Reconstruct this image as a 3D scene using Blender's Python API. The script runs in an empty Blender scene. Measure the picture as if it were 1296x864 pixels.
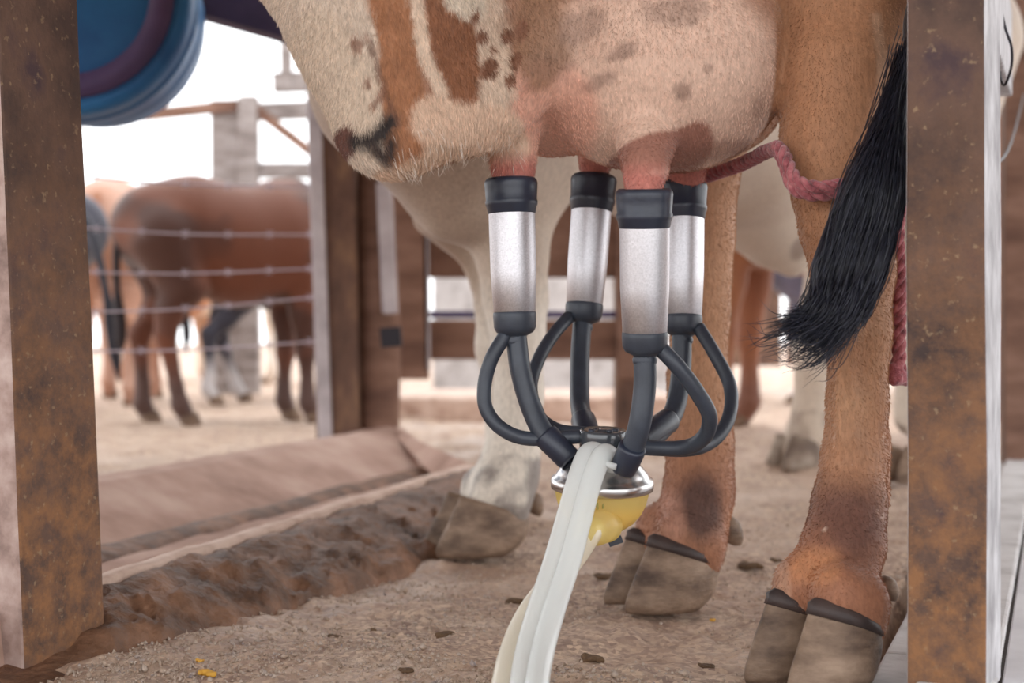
import bpy, math, random
import numpy as np
from mathutils import Vector, Matrix
random.seed(4); RNG = np.random.default_rng(4)
S = bpy.context.scene
COL = S.collection
F = 1800.0; CX, HY, CH = 648.0, 433.0, 0.345       # focal length in pixels, horizon row, camera height

# ---------------------------------------------------------------- camera
cam = bpy.data.cameras.new('camera'); co = bpy.data.objects.new('camera', cam); COL.objects.link(co)
co.location = (0, 0, CH); co.rotation_euler = (math.pi/2, 0, 0)
cam.sensor_width = 36; cam.lens = 50; cam.clip_start = .05; cam.clip_end = 500
cam.dof.use_dof = True; cam.dof.focus_distance = 1.52; cam.dof.aperture_fstop = 4.2
S.camera = co
# ---------------------------------------------------------------- sky, exposure
w = bpy.data.worlds.new('world'); S.world = w; w.use_nodes = True
bg = w.node_tree.nodes['Background']; bg.inputs[0].default_value = (.965, .98, 1, 1); bg.inputs[1].default_value = 1.25
vs = S.view_settings; vs.view_transform = 'Standard'; vs.look = 'None'; vs.gamma = 1; vs.use_curve_mapping = False
vs.exposure = 1.2

# ---------------------------------------------------------------- helpers
def P(px, py, d):
    return Vector(((px-CX)/F*d, d, CH-(py-HY)/F*d))
def G(px, py, h=0.0):
    d = F*(CH-h)/(py-HY)
    return Vector(((px-CX)/F*d, d, h))
def lin(c):
    if isinstance(c, str):
        c = [int(c[i:i+2], 16)/255 for i in (0, 2, 4)]
    return tuple((v/12.92 if v <= .04045 else ((v+.055)/1.055)**2.4) for v in c)
def hash3(i, j, k, s):
    n = (i*374761393 + j*668265263 + k*2147483647 + s*974634777) & 0xffffffff
    n = ((n ^ (n >> 13))*1274126177) & 0xffffffff
    n = n ^ (n >> 16)
    return (n & 0xffff)/65535.0
def vnoise(p, scale, seed=0):
    q = np.asarray(p, dtype=np.float64)*scale
    i = np.floor(q).astype(np.int64); f = q-i; f = f*f*(3-2*f)
    r = 0
    for a in (0, 1):
        for b in (0, 1):
            for c in (0, 1):
                wgt = (f[:, 0] if a else 1-f[:, 0])*(f[:, 1] if b else 1-f[:, 1])*(f[:, 2] if c else 1-f[:, 2])
                r = r + wgt*hash3(i[:, 0]+a, i[:, 1]+b, i[:, 2]+c, seed)
    return r
def fbm(p, scale, seed=0, octv=3):
    r = 0; a = 1; t = 0
    for o in range(octv):
        r = r + a*vnoise(p, scale*2**o, seed+o*17); t += a; a *= .5
    return r/t
def tag(o, label=None, cat=None, group=None, kind=None):
    if label: o['label'] = label
    if cat: o['category'] = cat
    if group: o['group'] = group
    if kind: o['kind'] = kind
    return o
def thing(name, loc, label, cat, group=None, rz=0):
    o = bpy.data.objects.new(name, None); COL.objects.link(o); o.location = loc; o.rotation_euler = (0, 0, rz)
    o.empty_display_size = .05
    return tag(o, label, cat, group)
def link(name, me, m=None, parent=None, smooth=False):
    """link a mesh given in WORLD coordinates, parented (keeping its place)"""
    o = bpy.data.objects.new(name, me); COL.objects.link(o)
    if m: me.materials.append(m)
    if smooth:
        me.polygons.foreach_set('use_smooth', [True]*len(me.polygons))
    root = parent
    if parent is not None:
        M = Matrix.Identity(4); q = parent
        chain = []
        while q is not None: chain.append(q); q = q.parent
        for q in reversed(chain): M = M @ (Matrix.Translation(q.location) @ q.rotation_euler.to_matrix().to_4x4())
        me.transform(M.inverted()); o.parent = parent
    return o
def mesh(name, v, f):
    me = bpy.data.meshes.new(name); me.from_pydata([tuple(x) for x in v], [], [tuple(x) for x in f]); me.update(); return me
def npmesh(name, v, f):
    """fast mesh for numpy arrays, f is (n, k)"""
    me = bpy.data.meshes.new(name); v = np.asarray(v, np.float32); f = np.asarray(f, np.int32)
    n, k = f.shape
    me.vertices.add(len(v)); me.vertices.foreach_set('co', v.ravel())
    me.loops.add(n*k); me.loops.foreach_set('vertex_index', f.ravel())
    me.polygons.add(n); me.polygons.foreach_set('loop_start', np.arange(0, n*k, k, dtype=np.int32))
    me.update(calc_edges=True); return me
def setcol(me, c, name='coat'):
    a = me.color_attributes.new(name, 'FLOAT_COLOR', 'POINT')
    cc = np.ones((len(me.vertices), 4), np.float32); cc[:, :3] = c
    a.data.foreach_set('color', cc.ravel())
def join(parts):
    V = []; Fc = []
    for v, f in parts:
        o = len(V); V += [tuple(x) for x in v]; Fc += [tuple(i+o for i in q) for q in f]
    return V, Fc
def bevelled(o, wd, seg=2):
    b = o.modifiers.new('bevel', 'BEVEL'); b.width = wd; b.segments = seg; b.limit_method = 'ANGLE'; return o
def prism(c, z0, z1, top=None, rows=1, jit=0, seed=0):
    """column with base corners c (world xy), optional top corners; rows for slightly uneven faces"""
    top = top or c; v = []; n = len(c)
    rr = random.Random(seed)
    for k in range(rows+1):
        t = k/rows
        for i in range(n):
            v.append((c[i][0]*(1-t)+top[i][0]*t+rr.uniform(-jit, jit), c[i][1]*(1-t)+top[i][1]*t+rr.uniform(-jit, jit), z0+(z1-z0)*t))
    f = [tuple(range(n-1, -1, -1)), tuple(range(rows*n, rows*n+n))]
    for k in range(rows):
        for i in range(n):
            j = (i+1) % n; f.append((k*n+i, k*n+j, k*n+n+j, k*n+n+i))
    return v, f
def beam(a, b, wd, ht, up=(0, 0, 1)):
    """board from a to b, wd along up direction, ht across"""
    a = Vector(a); b = Vector(b); t = (b-a).normalized(); u = Vector(up); u = (u-t*u.dot(t)).normalized(); s = t.cross(u)
    v = []
    for p in (a, b):
        for su, ss in ((-1, -1), (1, -1), (1, 1), (-1, 1)): v.append(p+u*su*wd/2+s*ss*ht/2)
    f = [(0, 1, 2, 3), (7, 6, 5, 4), (0, 4, 5, 1), (1, 5, 6, 2), (2, 6, 7, 3), (3, 7, 4, 0)]
    return v, f
def spline(pts, n):
    """Catmull-Rom over vectors of any size"""
    p = [np.array(q, float) for q in pts]; p = [2*p[0]-p[1]]+p+[2*p[-1]-p[-2]]
    out = []
    m = len(p)-3
    for i in range(m):
        for k in range(n):
            t = k/n; a, b, c, d = p[i:i+4]
            out.append(.5*((2*b)+(c-a)*t+(2*a-5*b+4*c-d)*t*t+(3*b-a-3*c+d)*t**3))
    out.append(p[-2]); return np.array(out)
def frames(path):
    T = np.gradient(path, axis=0); T /= np.linalg.norm(T, axis=1)[:, None]+1e-12
    u = np.cross(T[0], (0, 1, .13)); u /= np.linalg.norm(u); U = []
    for t in T:
        u = u-t*np.dot(u, t); u /= np.linalg.norm(u); U.append(u)
    U = np.array(U); return T, U, np.cross(T, U)
def tube(path, r, seg=16, cap=True):
    path = np.asarray(path, float); n = len(path); r = np.broadcast_to(r, (n,))
    T, U, W = frames(path); a = np.linspace(0, 2*np.pi, seg, endpoint=False)
    v = path[:, None]+r[:, None, None]*(np.cos(a)[None, :, None]*U[:, None]+np.sin(a)[None, :, None]*W[:, None])
    v = v.reshape(-1, 3); f = []
    for i in range(n-1):
        for j in range(seg):
            k = (j+1) % seg; f.append((i*seg+j, i*seg+k, i*seg+seg+k, i*seg+seg+j))
    if cap: f += [tuple(range(seg-1, -1, -1)), tuple(range((n-1)*seg, n*seg))]
    return v, f
def lathe(base, axis, prof, seg=40, cap=True):
    """prof = (distance along axis, radius)"""
    base = np.array(base, float); ax = np.array(axis, float); ax /= np.linalg.norm(ax)
    u = np.cross(ax, (.0, 1, .01)); u /= np.linalg.norm(u); w_ = np.cross(ax, u)
    a = np.linspace(0, 2*np.pi, seg, endpoint=False); v = []
    for h, r in prof:
        for t in a: v.append(base+ax*h+r*(math.cos(t)*u+math.sin(t)*w_))
    f = []
    for i in range(len(prof)-1):
        for j in range(seg):
            k = (j+1) % seg; f.append((i*seg+j, i*seg+k, i*seg+seg+k, i*seg+seg+j))
    if cap: f += [tuple(range(seg-1, -1, -1)), tuple(range((len(prof)-1)*seg, len(prof)*seg))]
    return v, f
def loft(rows, flip=False):
    n = len(rows[0]); v = [p for r in rows for p in r]; f = []
    for i in range(len(rows)-1):
        for j in range(n-1):
            q = (i*n+j, i*n+j+1, i*n+n+j+1, i*n+n+j); f.append(q[::-1] if flip else q)
    return v, f

# ---- implicit bodies: rounded cones blended smoothly, polygonised by surface nets
def rcone(X, a, b, r1, r2, sc=None):
    ba = b-a; L2 = float(ba@ba)+1e-12
    t = np.clip(((X-a)@ba)/L2, 0, 1)
    return np.linalg.norm(X-(a+t[..., None]*ba), axis=-1)-(r1+(r2-r1)*t)
def implicit(name, prims, h, cuts=(), ground=None, it=2):
    """prims: (a, b, r1, r2, k). cuts: same, carved. returns verts, quads"""
    pa = np.array([[*p[0], *p[1]] for p in prims], float).reshape(-1, 2, 3)
    rm = np.array([max(p[2], p[3]) for p in prims])
    lo = (pa.min(1)-rm[:, None]).min(0)-4*h; hi = (pa.max(1)+rm[:, None]).max(0)+4*h
    n = np.ceil((hi-lo)/h).astype(int)+1
    Fd = np.full(n, 1.0, np.float32)
    ax = [lo[i]+h*np.arange(n[i]) for i in range(3)]
    def sub(p):
        a, b, r1, r2, k = p; a = np.array(a, float); b = np.array(b, float); m = max(r1, r2)+k*1.5+4*h
        l = np.maximum(np.floor((np.minimum(a, b)-m-lo)/h).astype(int), 0); u = np.minimum(np.ceil((np.maximum(a, b)+m-lo)/h).astype(int)+1, n)
        if (u <= l).any(): return None
        sl = tuple(slice(l[i], u[i]) for i in range(3))
        X = np.stack(np.meshgrid(*[ax[i][sl[i]] for i in range(3)], indexing='ij'), -1)
        return sl, rcone(X, a, b, r1, r2)
    for p in prims:
        sl, D = sub(p); k = p[4]; A = Fd[sl]
        if k > 0:
            hh = np.maximum(k-np.abs(A-D), 0)/k; Fd[sl] = np.minimum(A, D)-hh*hh*k*.25
        else: Fd[sl] = np.minimum(A, D)
    for p in cuts:
        r = sub(p)
        if r is None: continue
        sl, D = r; k = p[4]; A = Fd[sl]; B = -D
        hh = np.maximum(k-np.abs(A-B), 0)/k; Fd[sl] = np.maximum(A, B)+hh*hh*k*.25
    if ground is not None:
        Z = ax[2][None, None, :]; Fd = np.maximum(Fd, ground-Z).astype(np.float32)
    neg = Fd < 0
    c = np.zeros(np.array(n)-1, np.uint8)
    for i in (0, 1):
        for j in (0, 1):
            for k in (0, 1):
                c += neg[i:n[0]-1+i, j:n[1]-1+j, k:n[2]-1+k]
    act = (c > 0) & (c < 8); idx = np.full(act.shape, -1, np.int64)
    cell = np.argwhere(act); idx[act] = np.arange(len(cell))
    s = np.zeros((len(cell), 3)); cnt = np.zeros(len(cell))
    corners = [(i, j, k) for i in (0, 1) for j in (0, 1) for k in (0, 1)]
    for a in range(8):
        for b in range(a+1, 8):
            A, B = np.array(corners[a]), np.array(corners[b])
            if np.abs(A-B).sum() != 1: continue
            fa = Fd[tuple((cell+A).T)]; fb = Fd[tuple((cell+B).T)]
            m = (fa < 0) != (fb < 0); t = np.where(m, fa/(fa-fb+1e-20), 0)
            s += m[:, None]*(A+t[:, None]*(B-A)); cnt += m
    V = lo+h*(cell+s/cnt[:, None])
    Q = []
    for d in range(3):
        e = [1 if i == d else 0 for i in range(3)]; o = [i for i in range(3) if i != d]
        a = neg[:n[0]-e[0], :n[1]-e[1], :n[2]-e[2]]; b = neg[e[0]:, e[1]:, e[2]:]
        ed = np.argwhere(a != b); ed = ed[(ed[:, o[0]] > 0) & (ed[:, o[1]] > 0)]
        fl = a[tuple(ed.T)]
        u = np.zeros(3, int); u[o[0]] = 1; v_ = np.zeros(3, int); v_[o[1]] = 1
        q = np.stack([idx[tuple(ed.T)], idx[tuple((ed-u).T)], idx[tuple((ed-u-v_).T)], idx[tuple((ed-v_).T)]], 1)
        par = fl if d != 1 else ~fl
        q[~par] = q[~par][:, ::-1]
        Q.append(q)
    Q = np.concatenate(Q)
    # relax
    E = np.concatenate([Q[:, [0, 1]], Q[:, [1, 2]], Q[:, [2, 3]], Q[:, [3, 0]]])
    for _ in range(it):
        acc = np.zeros_like(V); cn = np.zeros(len(V))
        for a, b in ((0, 1), (1, 0)):
            for i in range(3): acc[:, i] += np.bincount(E[:, a], V[E[:, b], i], len(V))
            cn += np.bincount(E[:, a], minlength=len(V))
        V = .45*V+.55*acc/cn[:, None]
    return V, Q
def chain(pts, k=.03, conv=True):
    """pts: list of (px, py, d, r_px) in photo measure -> prims"""
    q = [(np.array(P(a, b, c)), r*c/F) for a, b, c, r in pts] if conv else [(np.array(p[:3], float), p[3]) for p in pts]
    return [(q[i][0], q[i+1][0], q[i][1], q[i+1][1], k) for i in range(len(q)-1)]
def normals(V, Q):
    n = np.cross(V[Q[:, 2]]-V[Q[:, 0]], V[Q[:, 3]]-V[Q[:, 1]]); N = np.zeros_like(V)
    for c in range(4):
        for i in range(3): N[:, i] += np.bincount(Q[:, c], n[:, i], len(V))
    return N/(np.linalg.norm(N, axis=1)[:, None]+1e-12)

# ---------------------------------------------------------------- materials
def mat(name, cols, scale=8, rough=.8, bump=.0, bscale=60, metal=0, stretch=(1, 1, 1), spec=.35, detail=6, bdist=.002, stops=None, sheen=0, trans=0, sss=0, coat=0, noiserough=.6):
    m = bpy.data.materials.new(name); m.use_nodes = True; nt = m.node_tree; N = nt.nodes; L = nt.links; b = N['Principled BSDF']
    b.inputs['Roughness'].default_value = rough; b.inputs['Metallic'].default_value = metal; b.inputs['Specular IOR Level'].default_value = spec
    b.inputs['Transmission Weight'].default_value = trans; b.inputs['Coat Weight'].default_value = coat
    if sheen: b.inputs['Sheen Weight'].default_value = sheen; b.inputs['Sheen Roughness'].default_value = .4
    if sss: b.inputs['Subsurface Weight'].default_value = sss; b.inputs['Subsurface Scale'].default_value = .01
    tc = N.new('ShaderNodeTexCoord'); mp = N.new('ShaderNodeMapping'); mp.inputs['Scale'].default_value = stretch
    L.new(tc.outputs['Object'], mp.inputs['Vector'])
    if len(cols) == 1: b.inputs['Base Color'].default_value = (*lin(cols[0]), 1)
    else:
        n = N.new('ShaderNodeTexNoise'); n.inputs['Scale'].default_value = scale; n.inputs['Detail'].default_value = detail; n.inputs['Roughness'].default_value = noiserough
        L.new(mp.outputs[0], n.inputs['Vector'])
        r = N.new('ShaderNodeValToRGB'); e = r.color_ramp.elements
        st = stops or [.3+.4*i/(len(cols)-1) for i in range(len(cols))]
        e[0].position = st[0]; e[0].color = (*lin(cols[0]), 1); e[1].position = st[-1]; e[1].color = (*lin(cols[-1]), 1)
        for i in range(1, len(cols)-1):
            q = e.new(st[i]); q.color = (*lin(cols[i]), 1)
        L.new(n.outputs['Fac'], r.inputs['Fac']); L.new(r.outputs['Color'], b.inputs['Base Color'])
    if bump:
        n2 = N.new('ShaderNodeTexNoise'); n2.inputs['Scale'].default_value = bscale; n2.inputs['Detail'].default_value = 5
        L.new(mp.outputs[0], n2.inputs['Vector']); bp = N.new('ShaderNodeBump'); bp.inputs['Strength'].default_value = bump; bp.inputs['Distance'].default_value = bdist
        L.new(n2.outputs['Fac'], bp.inputs['Height']); L.new(bp.outputs[0], b.inputs['Normal'])
    return m
def coatmat(name, rough=.62, bump=.5, bscale=420, sheen=.25, spec=.3, attr='coat', stretch=(1, 1, .35)):
    m = mat(name, ['808080'], rough=rough, bump=bump, bscale=bscale, sheen=sheen, spec=spec, stretch=stretch, bdist=.0015)
    N = m.node_tree.nodes; L = m.node_tree.links; b = N['Principled BSDF']
    a = N.new('ShaderNodeAttribute'); a.attribute_name = attr
    n = N.new('ShaderNodeTexNoise'); n.inputs['Scale'].default_value = 260; n.inputs['Detail'].default_value = 4
    mp = [x for x in N if x.type == 'MAPPING'][0]; L.new(mp.outputs[0], n.inputs['Vector'])
    mr = N.new('ShaderNodeMapRange'); mr.inputs[1].default_value = .25; mr.inputs[2].default_value = .75; mr.inputs[3].default_value = .78; mr.inputs[4].default_value = 1.2
    L.new(n.outputs['Fac'], mr.inputs[0])
    v = N.new('ShaderNodeVectorMath'); v.operation = 'SCALE'; L.new(a.outputs['Color'], v.inputs[0]); L.new(mr.outputs[0], v.inputs['Scale'])
    L.new(v.outputs[0], b.inputs['Base Color'])
    return m
M = {}
M['coat'] = coatmat('cattle_coat')
M['fur'] = coatmat('fur_strands', rough=.5, bump=0, sheen=0)
M['hoof'] = mat('hoof_horn', ['4b3a30', '7b6554', 'a08874'], scale=16, rough=.6, bump=.6, bscale=90, stretch=(1, 1, 2.2), bdist=.003)
M['hoof_band'] = mat('hoof_band', ['2f2625', '4d3d38'], scale=30, rough=.5, bump=.4, bscale=120)
M['hoof_pale'] = mat('hoof_pale', ['5a4a40', '7c6b5e', 'b0a294'], scale=14, rough=.6, bump=.6, bscale=80, bdist=.003)
def stained_shaded(name, cols, low, z0=.15, z1=.6):  # rust stain toward the foot; the darker top also stands for overhead shade
    m = mat(name, cols, scale=13, rough=.75, bump=.8, bscale=160, stretch=(1, 1, .8), bdist=.002)
    N = m.node_tree.nodes; L = m.node_tree.links; b = N['Principled BSDF']; src = b.inputs['Base Color'].links[0].from_socket
    tc = [x for x in N if x.type == 'TEX_COORD'][0]; sp = N.new('ShaderNodeSeparateXYZ'); L.new(tc.outputs['Object'], sp.inputs[0])
    mr = N.new('ShaderNodeMapRange'); mr.inputs[1].default_value = z0; mr.inputs[2].default_value = z1; mr.inputs[3].default_value = 1; mr.inputs[4].default_value = 0; L.new(sp.outputs[2], mr.inputs[0])
    n = N.new('ShaderNodeTexNoise'); n.inputs['Scale'].default_value = 34; n.inputs['Detail'].default_value = 9; n.inputs['Roughness'].default_value = .7; L.new(tc.outputs['Object'], n.inputs['Vector'])
    r = N.new('ShaderNodeMapRange'); r.inputs[1].default_value = .38; r.inputs[2].default_value = .62; L.new(n.outputs['Fac'], r.inputs[0])
    mu = N.new('ShaderNodeMath'); mu.operation = 'MULTIPLY'; L.new(mr.outputs[0], mu.inputs[0]); L.new(r.outputs[0], mu.inputs[1])
    mx = N.new('ShaderNodeMix'); mx.data_type = 'RGBA'; L.new(mu.outputs[0], mx.inputs[0]); L.new(src, mx.inputs[6]); mx.inputs[7].default_value = (*lin(low), 1)
    n3 = N.new('ShaderNodeTexNoise'); n3.inputs['Scale'].default_value = 120; n3.inputs['Detail'].default_value = 6; L.new(tc.outputs['Object'], n3.inputs['Vector'])
    r3 = N.new('ShaderNodeMapRange'); r3.inputs[1].default_value = .62; r3.inputs[2].default_value = .72; r3.inputs[4].default_value = .55; L.new(n3.outputs['Fac'], r3.inputs[0])
    m3 = N.new('ShaderNodeMix'); m3.data_type = 'RGBA'; L.new(r3.outputs[0], m3.inputs[0]); L.new(mx.outputs[2], m3.inputs[6]); m3.inputs[7].default_value = (*lin('9d8466'), 1)
    L.new(m3.outputs[2], b.inputs['Base Color']); return m
M['wood_dark'] = mat('weathered_post', ['4e3a31', '6c5144', '8a6a52'], scale=14, rough=.75, bump=.5, bscale=70, stretch=(1, 1, .45), bdist=.003)
M['wood_rust_shade'] = stained_shaded('stained_shaded_post', ['3f312e', '513e36', '644c40', '48373a'], '8d6342', .1, .62)
M['wood_grey'] = mat('grey_board', ['6d625e', '8f8581', 'aba3a0'], scale=10, rough=.85, bump=.4, bscale=60, stretch=(.6, .6, 2))
M['wood_brown'] = mat('brown_board', ['5f453b', '7e5f50', '957566'], scale=6, rough=.85, bump=.4, bscale=60, stretch=(.5, 1, 2))
M['wood_pale'] = mat('pale_board', ['a0989a', 'bdb5b8', 'd0cacc'], scale=8, rough=.85, bump=.3, bscale=60)
M['wood_lit'] = mat('lit_side', ['8e8a8c', 'b3b0b2', 'd4d2d4'], scale=26, rough=.8, bump=.5, bscale=90, stretch=(1, 1, .5))  # pale tone stands for light falling on the post sides and the board
M['wood_blotch'] = mat('blotched_side', ['6b5750', 'a58d84', 'c4b0a8'], scale=18, rough=.85, bump=.5, bscale=80)
M['concrete'] = mat('trough_concrete', ['947567', 'b39384', 'c8ac9e'], scale=5, rough=.85, bump=.5, bscale=120)
M['lip'] = mat('rim_highlight_pale_step', ['a88a7a', 'c9af9f', 'd8c2b4'], scale=14, rough=.85, bump=.5, bscale=90)  # bright tone paints the trough rim highlight; also the step's own pale colour
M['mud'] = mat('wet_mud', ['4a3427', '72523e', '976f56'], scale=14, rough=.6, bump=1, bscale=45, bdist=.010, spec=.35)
M['tile'] = mat('floor_slab', ['b4b1b6', 'c9c7cb', 'd6d5d8'], scale=6, rough=.45, bump=.1, bscale=90, spec=.5)
M['grout'] = mat('grout', ['4a4442', '6d6662'], scale=30, rough=.9, bump=.6, bscale=200)
M['kerb'] = mat('kerb_concrete', ['a09a98', 'c3bfbe', 'd2cfce'], scale=10, rough=.8, bump=.4, bscale=100)
M['steel'] = mat('brushed_steel', ['c4c2c5', 'dedce0'], scale=500, metal=1, rough=.46, bump=.35, bscale=900, bdist=.0005)
M['polished'] = mat('polished_steel', ['d0cecd'], metal=1, rough=.27)
M['rubber'] = mat('black_rubber', ['1f2431', '2a3040'], scale=30, rough=.38, bump=.08, bscale=300, spec=.55)
M['hose'] = mat('grey_black_hose', ['2c313b', '3a404b'], scale=30, rough=.42, bump=.08, bscale=300, spec=.5)
M['lidplastic'] = mat('smoky_plastic', ['43464b'], rough=.15, spec=.6, coat=.4)
M['blue'] = mat('blue_plastic', ['1f5a93', '2f7ab5'], scale=6, rough=.45, bump=.1, bscale=30)
M['bluerim'] = mat('drum_band', ['4a3f66', '5f5078'], scale=6, rough=.5)
M['beam'] = mat('painted_beam', ['3b3550', '564d6a'], scale=8, rough=.6)
M['wire'] = mat('galvanised_wire', ['b9aeb8'], metal=.3, rough=.5)
M['blackwire'] = mat('black_wire', ['25222a'], rough=.5)
M['rope'] = mat('red_rope', ['6a3a3e', 'a35a5f', 'c27f80'], scale=90, rough=.95, bump=.8, bscale=500, sheen=.4, bdist=.002)
M['tail'] = mat('tail_core', ['15151b'], rough=.5)
M['tailhair'] = mat('tail_hair', ['16161d', '232430', '3a3c4a'], scale=120, rough=.36, spec=.5)
M['roof'] = mat('roof_sheet', ['8a8583', '9a9592'], scale=3, rough=.8)
M['stone'] = mat('gravel', ['84705f', 'ad9785', 'b9a89a', '8b7f80'], scale=60, rough=.7, bump=.3, bscale=200)
M['dung'] = mat('dung', ['54402f', '74593f'], scale=40, rough=.8, bump=1, bscale=150, bdist=.006)
M['yellow'] = mat('maize_grain', ['c8963a'], rough=.6)
def plastic(name, c, tr, rough, dens=.35):
    m = bpy.data.materials.new(name); m.use_nodes = True; N = m.node_tree.nodes; L = m.node_tree.links; b = N['Principled BSDF']; out = N['Material Output']
    b.inputs['Base Color'].default_value = (*lin(c), 1); b.inputs['Roughness'].default_value = rough; b.inputs['Specular IOR Level'].default_value = .6
    t = N.new('ShaderNodeBsdfTranslucent'); t.inputs[0].default_value = (*lin(c), 1)
    tp = N.new('ShaderNodeBsdfTransparent'); tp.inputs[0].default_value = (*lin(c), 1)
    m1 = N.new('ShaderNodeMixShader'); m1.inputs[0].default_value = tr; L.new(b.outputs[0], m1.inputs[1]); L.new(t.outputs[0], m1.inputs[2])
    m2 = N.new('ShaderNodeMixShader'); m2.inputs[0].default_value = dens; L.new(m1.outputs[0], m2.inputs[1]); L.new(tp.outputs[0], m2.inputs[2])
    L.new(m2.outputs[0], out.inputs[0]); return m
M['bowl'] = plastic('yellow_bowl', 'fff1b4', .65, .12, .25)
M['clear'] = plastic('clear_hose', 'f4f6f5', .35, .08, .26)
M['milkhose'] = plastic('milk_hose', 'f4efe2', .4, .15, .12)
# ground: dirt with gravel and damp patches
def groundmat():
    m = mat('yard_dirt', ['8a6f5e', 'ae8f7a', 'c1a792', 'cdb7a7'], scale=9, rough=.85, bump=.9, bscale=85, bdist=.006, detail=10, stops=[.3, .45, .58, .72])
    N = m.node_tree.nodes; L = m.node_tree.links; b = N['Principled BSDF']; src = b.inputs['Base Color'].links[0].from_socket
    tc = [x for x in N if x.type == 'TEX_COORD'][0]
    v = N.new('ShaderNodeTexVoronoi'); v.inputs['Scale'].default_value = 150; L.new(tc.outputs['Object'], v.inputs['Vector'])
    r = N.new('ShaderNodeValToRGB'); r.color_ramp.elements[0].color = (*lin('7d6a66'), 1); r.color_ramp.elements[1].color = (*lin('dfc6ae'), 1)
    s = N.new('ShaderNodeSeparateColor'); L.new(v.outputs['Color'], s.inputs[0]); L.new(s.outputs[0], r.inputs[0])
    n = N.new('ShaderNodeTexNoise'); n.inputs['Scale'].default_value = 4; n.inputs['Detail'].default_value = 5; L.new(tc.outputs['Object'], n.inputs['Vector'])
    mr = N.new('ShaderNodeMapRange'); mr.inputs[1].default_value = .4; mr.inputs[2].default_value = .65; mr.inputs[3].default_value = .25; mr.inputs[4].default_value = .8; L.new(n.outputs['Fac'], mr.inputs[0])
    mx = N.new('ShaderNodeMix'); mx.data_type = 'RGBA'; L.new(mr.outputs[0], mx.inputs[0]); L.new(src, mx.inputs[6]); L.new(r.outputs[0], mx.inputs[7])
    L.new(mx.outputs[2], b.inputs['Base Color']); 
    mr2 = N.new('ShaderNodeMapRange'); mr2.inputs[1].default_value = .4; mr2.inputs[2].default_value = .6; mr2.inputs[3].default_value = .45; mr2.inputs[4].default_value = .95; L.new(n.outputs['Fac'], mr2.inputs[0]); L.new(mr2.outputs[0], b.inputs['Roughness'])
    return m
M['ground'] = groundmat()

# ---------------------------------------------------------------- the setting
# kerb line between dirt and the tiled floor: passes K0, direction KD
K0 = np.array([.366, 1.44]); KD = np.array([.187, .49]); KD /= np.linalg.norm(KD); KN = np.array([KD[1], -KD[0]])
xs = np.unique(np.concatenate([np.linspace(-40, -3, 16), np.linspace(-3, -1, 41), np.linspace(-1, 1.1, 190), np.linspace(1.1, 4, 41), np.linspace(4, 60, 16)]))
ys = np.unique(np.concatenate([np.linspace(-4, 1.2, 12), np.linspace(1.2, 3, 180), np.linspace(3, 7, 130), np.linspace(7, 14, 50), np.linspace(14, 200, 30)]))
def ground_z(p):
    z = (fbm(p, 9, 1)-.5)*.022+(fbm(p, 45, 5, 2)-.5)*.012+(fbm(p, 2, 9, 2)-.5)*.02
    z += np.where(p[:, 1] > 3.4, (fbm(p, 7, 31, 3)-.5)*.05, 0)
    side = (p[:, :2]-K0)@KN
    return np.where(side > -.03, np.minimum(z, -.03)-.02, z)-.004
X, Y = np.meshgrid(xs, ys, indexing='ij'); p = np.stack([X.ravel(), Y.ravel(), 0*X.ravel()], 1)
p[:, 2] = ground_z(p)
nx, ny = len(xs), len(ys); ii = np.arange(nx*ny).reshape(nx, ny)
q = np.stack([ii[:-1, :-1].ravel(), ii[1:, :-1].ravel(), ii[1:, 1:].ravel(), ii[:-1, 1:].ravel()], 1)
tag(link('ground', npmesh('ground', p, q), M['ground'], smooth=True), kind='structure')

# feed trough: concrete channel along the left
def ext(a, b, t): return a+(b-a)*t
def rail(a, b, n=60, t0=-.45, t1=1.0): return [ext(a, b, t0+(t1-t0)*i/n) for i in range(n+1)]
ra, rb = G(130, 735, .06), G(600, 590, .06)
off = Vector((-.035, .012, 0)); dn = Vector((0, 0, -.055))
R1 = rail(ra, rb); R2 = [p_+off for p_ in R1]; R3 = [p_+off*1.9+dn for p_ in R1]
R4 = rail(G(130, 705, .005), G(575, 590, .005), t0=-.6)
R5 = rail(G(125, 612, .09), G(510, 543, .09), t0=-.7)
R6 = [p_+Vector((-.05, .03, .004)) for p_ in R5]; R7 = [p_+Vector((-.08, .05, -.12)) for p_ in R5]
R0b = [p_+Vector((.01, 0, -.09)) for p_ in R1]
rows = [R0b, R1, R2, R3, R4]
for t in (.25, .5, .75): rows.append([a*(1-t)+b*t for a, b in zip(R4, R5)])
rows += [R5, R6, R7]
v, f = loft(rows, True); v = np.array(v); v[:, 2] += (fbm(v, 12, 3)-.5)*.006
endl = [len(rows[0])*(i+1)-1 for i in range(len(rows))]; f.append(tuple(endl))
tag(link('feed_trough', mesh('feed_trough', v, f), M['concrete'], smooth=False), 'long pinkish concrete feed trough behind the muddy bank', kind='structure')
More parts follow.
